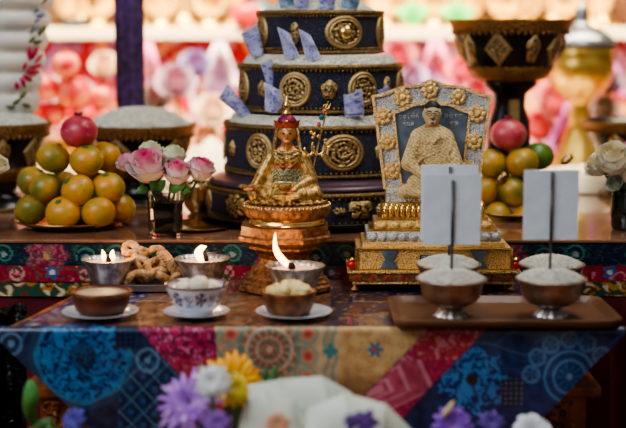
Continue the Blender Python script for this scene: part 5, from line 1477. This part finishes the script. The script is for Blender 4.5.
for q_ in [(42, 22, 46, 18), (44, 16, 50, 14), (40, 30, 44, 26), (2, 36, 6, 30), (8, 38, 4, 42), (44, 12, 46, 8)]: petals('blue_flower', [q_], 2.2, bm_)
# warm flame points on the back table: small glass lamps
# ================================================================== blurred flowers nearest the camera
def stem_to(o, p, dy=.03): MB().tube([(0, dy*.3, -.004), (0, dy, (ZN-p[2])*.5), (0, dy*1.2, ZN-p[2]+.001)], .003, 8).obj('stem', 'stem', o)
def daisy(px, py, Y, rp, n, w, col0, col1, label, tilt=(1.1, 0), rows=3, core=None, name='chrysanthemum', group=None):
    p = Vector(PB(px, py, Y)); r = size(rp, Y); rg = random.Random(int(px*7+py))
    o = thing(name, label, 'flower', p, group=group)
    mb = MB()
    for k in range(rows):
        for j in range(n):
            a = 2*PI*(j+.5*(k % 2))/n+rg.uniform(-.1, .1); L = r*(1-.22*k)*rg.uniform(.85, 1.08); up = .12+.3*k
            d = Vector((math.cos(a), math.sin(a), 0)); s_ = Vector((-d.y, d.x, 0))
            def fn(u, v):
                q = 2*u-1; ww = w*r*math.sin(PI*min(1, .12+.8*v))**.7
                return d*(r*.06+L*v)+s_*q*ww+Vector((0, 0, L*(up*v-.35*v*v)+abs(q)*ww*.4))
            cc = mix(col0, col1, rg.random())
            mb.grid(fn, 4, 7, lambda u, v: mix(mix(cc, rgb(60, 20, 80), .25), cc, v) if core is None else cc)
    mt = Matrix.Rotation(tilt[0], 4, 'X') @ Matrix.Rotation(tilt[1], 4, 'Y')
    mb.move(mt); mb.obj('ray_petals', 'petal', o)
    if core: 
        MB().ell((0, 0, 0), (r*.3, r*.3, r*.16), 20, 10, col=lambda n_: core).move(mt).obj('flower_centre', 'petal', o)
    stem_to(o, p)
    return o
VI, VI2 = rgb(160, 88, 206), rgb(212, 164, 236)
daisy(186, 402, -0.520, 36, 20, .075, VI, VI2, 'large violet spider chrysanthemum at the bottom left of centre', (1.0, -.25), 4)
daisy(231, 379, -0.440, 29, 17, .13, rgb(246, 170, 14), rgb(252, 190, 30), 'orange-yellow gerbera turned upwards behind the violet chrysanthemum', (1.2, .1), 2, rgb(60, 44, 16), 'gerbera')
daisy(234, 388, -0.540, 17, 12, .17, rgb(232, 206, 40), rgb(240, 220, 70), 'small lemon yellow daisy just below the orange gerbera', (1.0, .5), 2, None, 'daisy')
daisy(209, 381, -0.560, 19, 14, .15, rgb(236, 236, 232), rgb(216, 222, 226), 'small white daisy between the violet and yellow flowers', (1.0, -.1), 3, None, 'daisy')
daisy(215, 423, -0.580, 14, 12, .15, rgb(120, 70, 160), rgb(150, 96, 190), 'small purple flower at the bottom under the white daisy', (1.1, 0), 2, None, 'daisy')
daisy(367, 423, -0.62, 15, 6, .32, rgb(70, 26, 110), rgb(96, 44, 140), 'deep purple orchid in front of the pale bouquet wrapping', (1.0, .1), 1, rgb(90, 40, 130), 'orchid')
daisy(352, 421, -0.62, 9, 6, .32, rgb(64, 24, 100), rgb(84, 34, 120), 'small deep purple orchid at the left of the larger one', (1.0, -.3), 1, rgb(80, 30, 120), 'orchid')
daisy(458, 424, -0.500, 21, 12, .2, rgb(108, 56, 168), rgb(146, 84, 200), 'violet flower at the bottom right with a pale bud above it', (.9, .1), 2, None, 'aster')
daisy(497, 422, -0.480, 14, 10, .2, rgb(76, 50, 140), rgb(96, 66, 160), 'dark violet flower right of the violet flower at bottom right', (.9, .1), 2, None, 'aster')
daisy(540, 432, -0.500, 22, 9, .34, rgb(232, 236, 240), rgb(214, 222, 232), 'white flower cut by the bottom edge at the right', (.8, .1), 2, None, 'aster')
daisy(66, 419, -0.460, 13, 8, .3, rgb(58, 56, 140), rgb(86, 80, 170), 'blue-violet flower at the bottom left above green leaves', (.9, -.2), 2, None, 'aster')
# pale closed bud on a stalk
p = Vector(PB(451, 411, -0.500)); o = thing('flower_bud', 'narrow cream bud leaning above the violet flower at bottom right', 'bud', p)
MB().tube([(-.006, 0, -.008), (0, 0, 0), (.006, 0, .009), (.009, 0, .014)], [.002, .004, .003, .0006], 10, col=lambda t: rgb(226, 206, 156)).obj('bud', 'petal', o); stem_to(o, p)
p = Vector(PB(23, 396, -0.420)); o = thing('flower_bud', 'closed green bud standing upright at the bottom left corner', 'bud', p)
MB().lathe([(0, -.02), (.006, -.016), (.0105, -.004), (.010, .008), (.006, .018), (0, .024)], 20).obj('bud', 'bud_green', o)
m_ = MB(); leaf(m_, (0, 0, -.04), (-.008, 0, .012), .008); leaf(m_, (0, 0, -.05), (.03, -.004, -.03), .01); m_.obj('leaves', 'leaf', o); stem_to(o, p)
o = thing('leaf_spray', 'spray of dark green leaves around the blue-violet flower at bottom left', 'leaves', PB(50, 440, -0.460))
m_ = MB()
for k in range(9):
    a = -1.2+2.4*k/8; leaf(m_, (0, 0, -.05), (.05*math.sin(a), -.01+.02*(k % 2), .028*math.cos(a)-.002), .01)
m_.obj('leaves', 'leaf', o); pz_ = Vector(o.location); MB().tube([(0, 0, -.045), (0, 0, ZN-pz_.z+.001)], .003, 8).obj('stem', 'stem', o)
o = thing('leaf_spray', 'upright green leaf rising behind the pale bouquet wrapping', 'leaves', PB(262, 400, -0.360)); pz_ = Vector(o.location)
m_ = MB(); leaf(m_, (-.008, 0, -.03), (.004, 0, .046), .013); leaf(m_, (.0, 0, -.03), (.018, 0, .05), .012); leaf(m_, (0, 0, -.02), (-.03, -.01, .02), .01); leaf(m_, (-.05, .0, -.005), (.03, -.02, .012), .007)
m_.obj('leaves', 'leaf', o); MB().tube([(0, 0, -.025), (0, 0, ZN-pz_.z+.001)], .003, 8).obj('stem', 'stem', o)
# bouquet wrapped in pale paper
YB_ = -0.540
wr = thing('wrapped_bouquet', 'bouquet in folded pale green-white wrapping paper at the bottom centre', 'bouquet', PB(322, 460, YB_))
oz = Vector(wr.location)
def sheet(name, pts0, pts1, dy0, dy1, bul):
    """a paper sheet between a lower edge and an upper edge, both given along the picture"""
    def interp(pts, u):
        k = u*(len(pts)-1); i = min(int(k), len(pts)-2); f = k-i; f = f*f*(3-2*f)
        return (pts[i][0]+(pts[i+1][0]-pts[i][0])*f, pts[i][1]+(pts[i+1][1]-pts[i][1])*f)
    def fn(u, v):
        a, b = interp(pts0, u), interp(pts1, u); x = a[0]+(b[0]-a[0])*v; y = a[1]+(b[1]-a[1])*v
        Y = YB_+dy0+(dy1-dy0)*v-bul*math.sin(PI*u)*math.sin(PI*v*.8)+.004*math.sin(u*14+v*5)
        return Vector(PB(x, y, Y))-oz
    return MB().grid(fn, 40, 24).obj(name, 'wrap', wr)
sheet('back_sheet', [(250, 470), (300, 480), (360, 480), (400, 470)], [(246, 385), (280, 379), (322, 376), (352, 392)], .03, .06, .02)
sheet('left_sheet', [(236, 470), (255, 480), (280, 480), (300, 480), (318, 470)], [(236, 428), (243, 403), (264, 390), (292, 397), (306, 420)], .0, .02, .03)
sheet('right_sheet', [(286, 470), (315, 480), (350, 480), (385, 480), (420, 470)], [(286, 436), (308, 408), (346, 393), (388, 404), (416, 430)], .005, .03, .04)
daisy(276, 424, -0.60, 13, 10, .25, rgb(216, 160, 120), rgb(206, 150, 110), 'peach flower inside the pale bouquet wrapping', (1.0, 0), 2, None, 'aster')
MB().lathe([(0, ZN-oz.z+.001), (.012, ZN-oz.z+.001), (.03, -.05), (.055, .0), (.05, .0), (0, -.05)], 32).obj('wrapped_stems', 'wrap', wr)
# ================================================================== light, camera, look
def area(name, loc, target, e, sx, sy, col, spread=180):
    l = bpy.data.lights.new(name, 'AREA'); l.shape = 'RECTANGLE'; l.size = sx; l.size_y = sy; l.energy = e; l.color = col; l.spread = math.radians(spread)
    o = bpy.data.objects.new(name, l); o.location = loc; COL.objects.link(o)
    o.rotation_euler = (Vector(target)-Vector(loc)).to_track_quat('-Z', 'Y').to_euler()
area('window_light', (-1.2, -1.3, 1.5), (0, 0, .05), 27, 1.2, 1.0, (.88, .94, 1.))
area('hall_light', (.5, .1, 1.55), (.1, .05, .1), 15, 1.2, .5, (1., .93, .84))
area('shrine_light', (0, 1.05, 1.4), (0, 1.6, .35), 108, 2.6, .5, (1., .85, .57), 105)
w = bpy.data.worlds.new('world'); bpy.context.scene.world = w; w.use_nodes = True
nt = w.node_tree; bg = nt.nodes['Background']; tc = nt.nodes.new('ShaderNodeTexCoord'); n_ = nt.nodes.new('ShaderNodeTexNoise'); n_.inputs['Scale'].default_value = 2.2
cr_ = nt.nodes.new('ShaderNodeValToRGB'); cr_.color_ramp.elements[0].position = .42; cr_.color_ramp.elements[0].color = (.05, .05, .062, 1); cr_.color_ramp.elements[1].position = .66; cr_.color_ramp.elements[1].color = (.55, .5, .46, 1)
nt.links.new(tc.outputs['Generated'], n_.inputs['Vector']); nt.links.new(n_.outputs['Fac'], cr_.inputs['Fac']); nt.links.new(cr_.outputs['Color'], bg.inputs['Color']); bg.inputs['Strength'].default_value = .8
cd = bpy.data.cameras.new('camera'); cam = bpy.data.objects.new('camera', cd); COL.objects.link(cam)
cam.location = (0, -D, H); cam.rotation_euler = (PI/2-P, 0, 0)
cd.sensor_width = 36; cd.lens = 36*F/626; cd.clip_start = .05
cd.dof.use_dof = True; cd.dof.focus_distance = 2.2; cd.dof.aperture_fstop = 2.1
bpy.context.scene.camera = cam
vs_ = bpy.context.scene.view_settings
vs_.view_transform = 'AgX'; vs_.look = 'AgX - Medium High Contrast'; vs_.exposure = .12
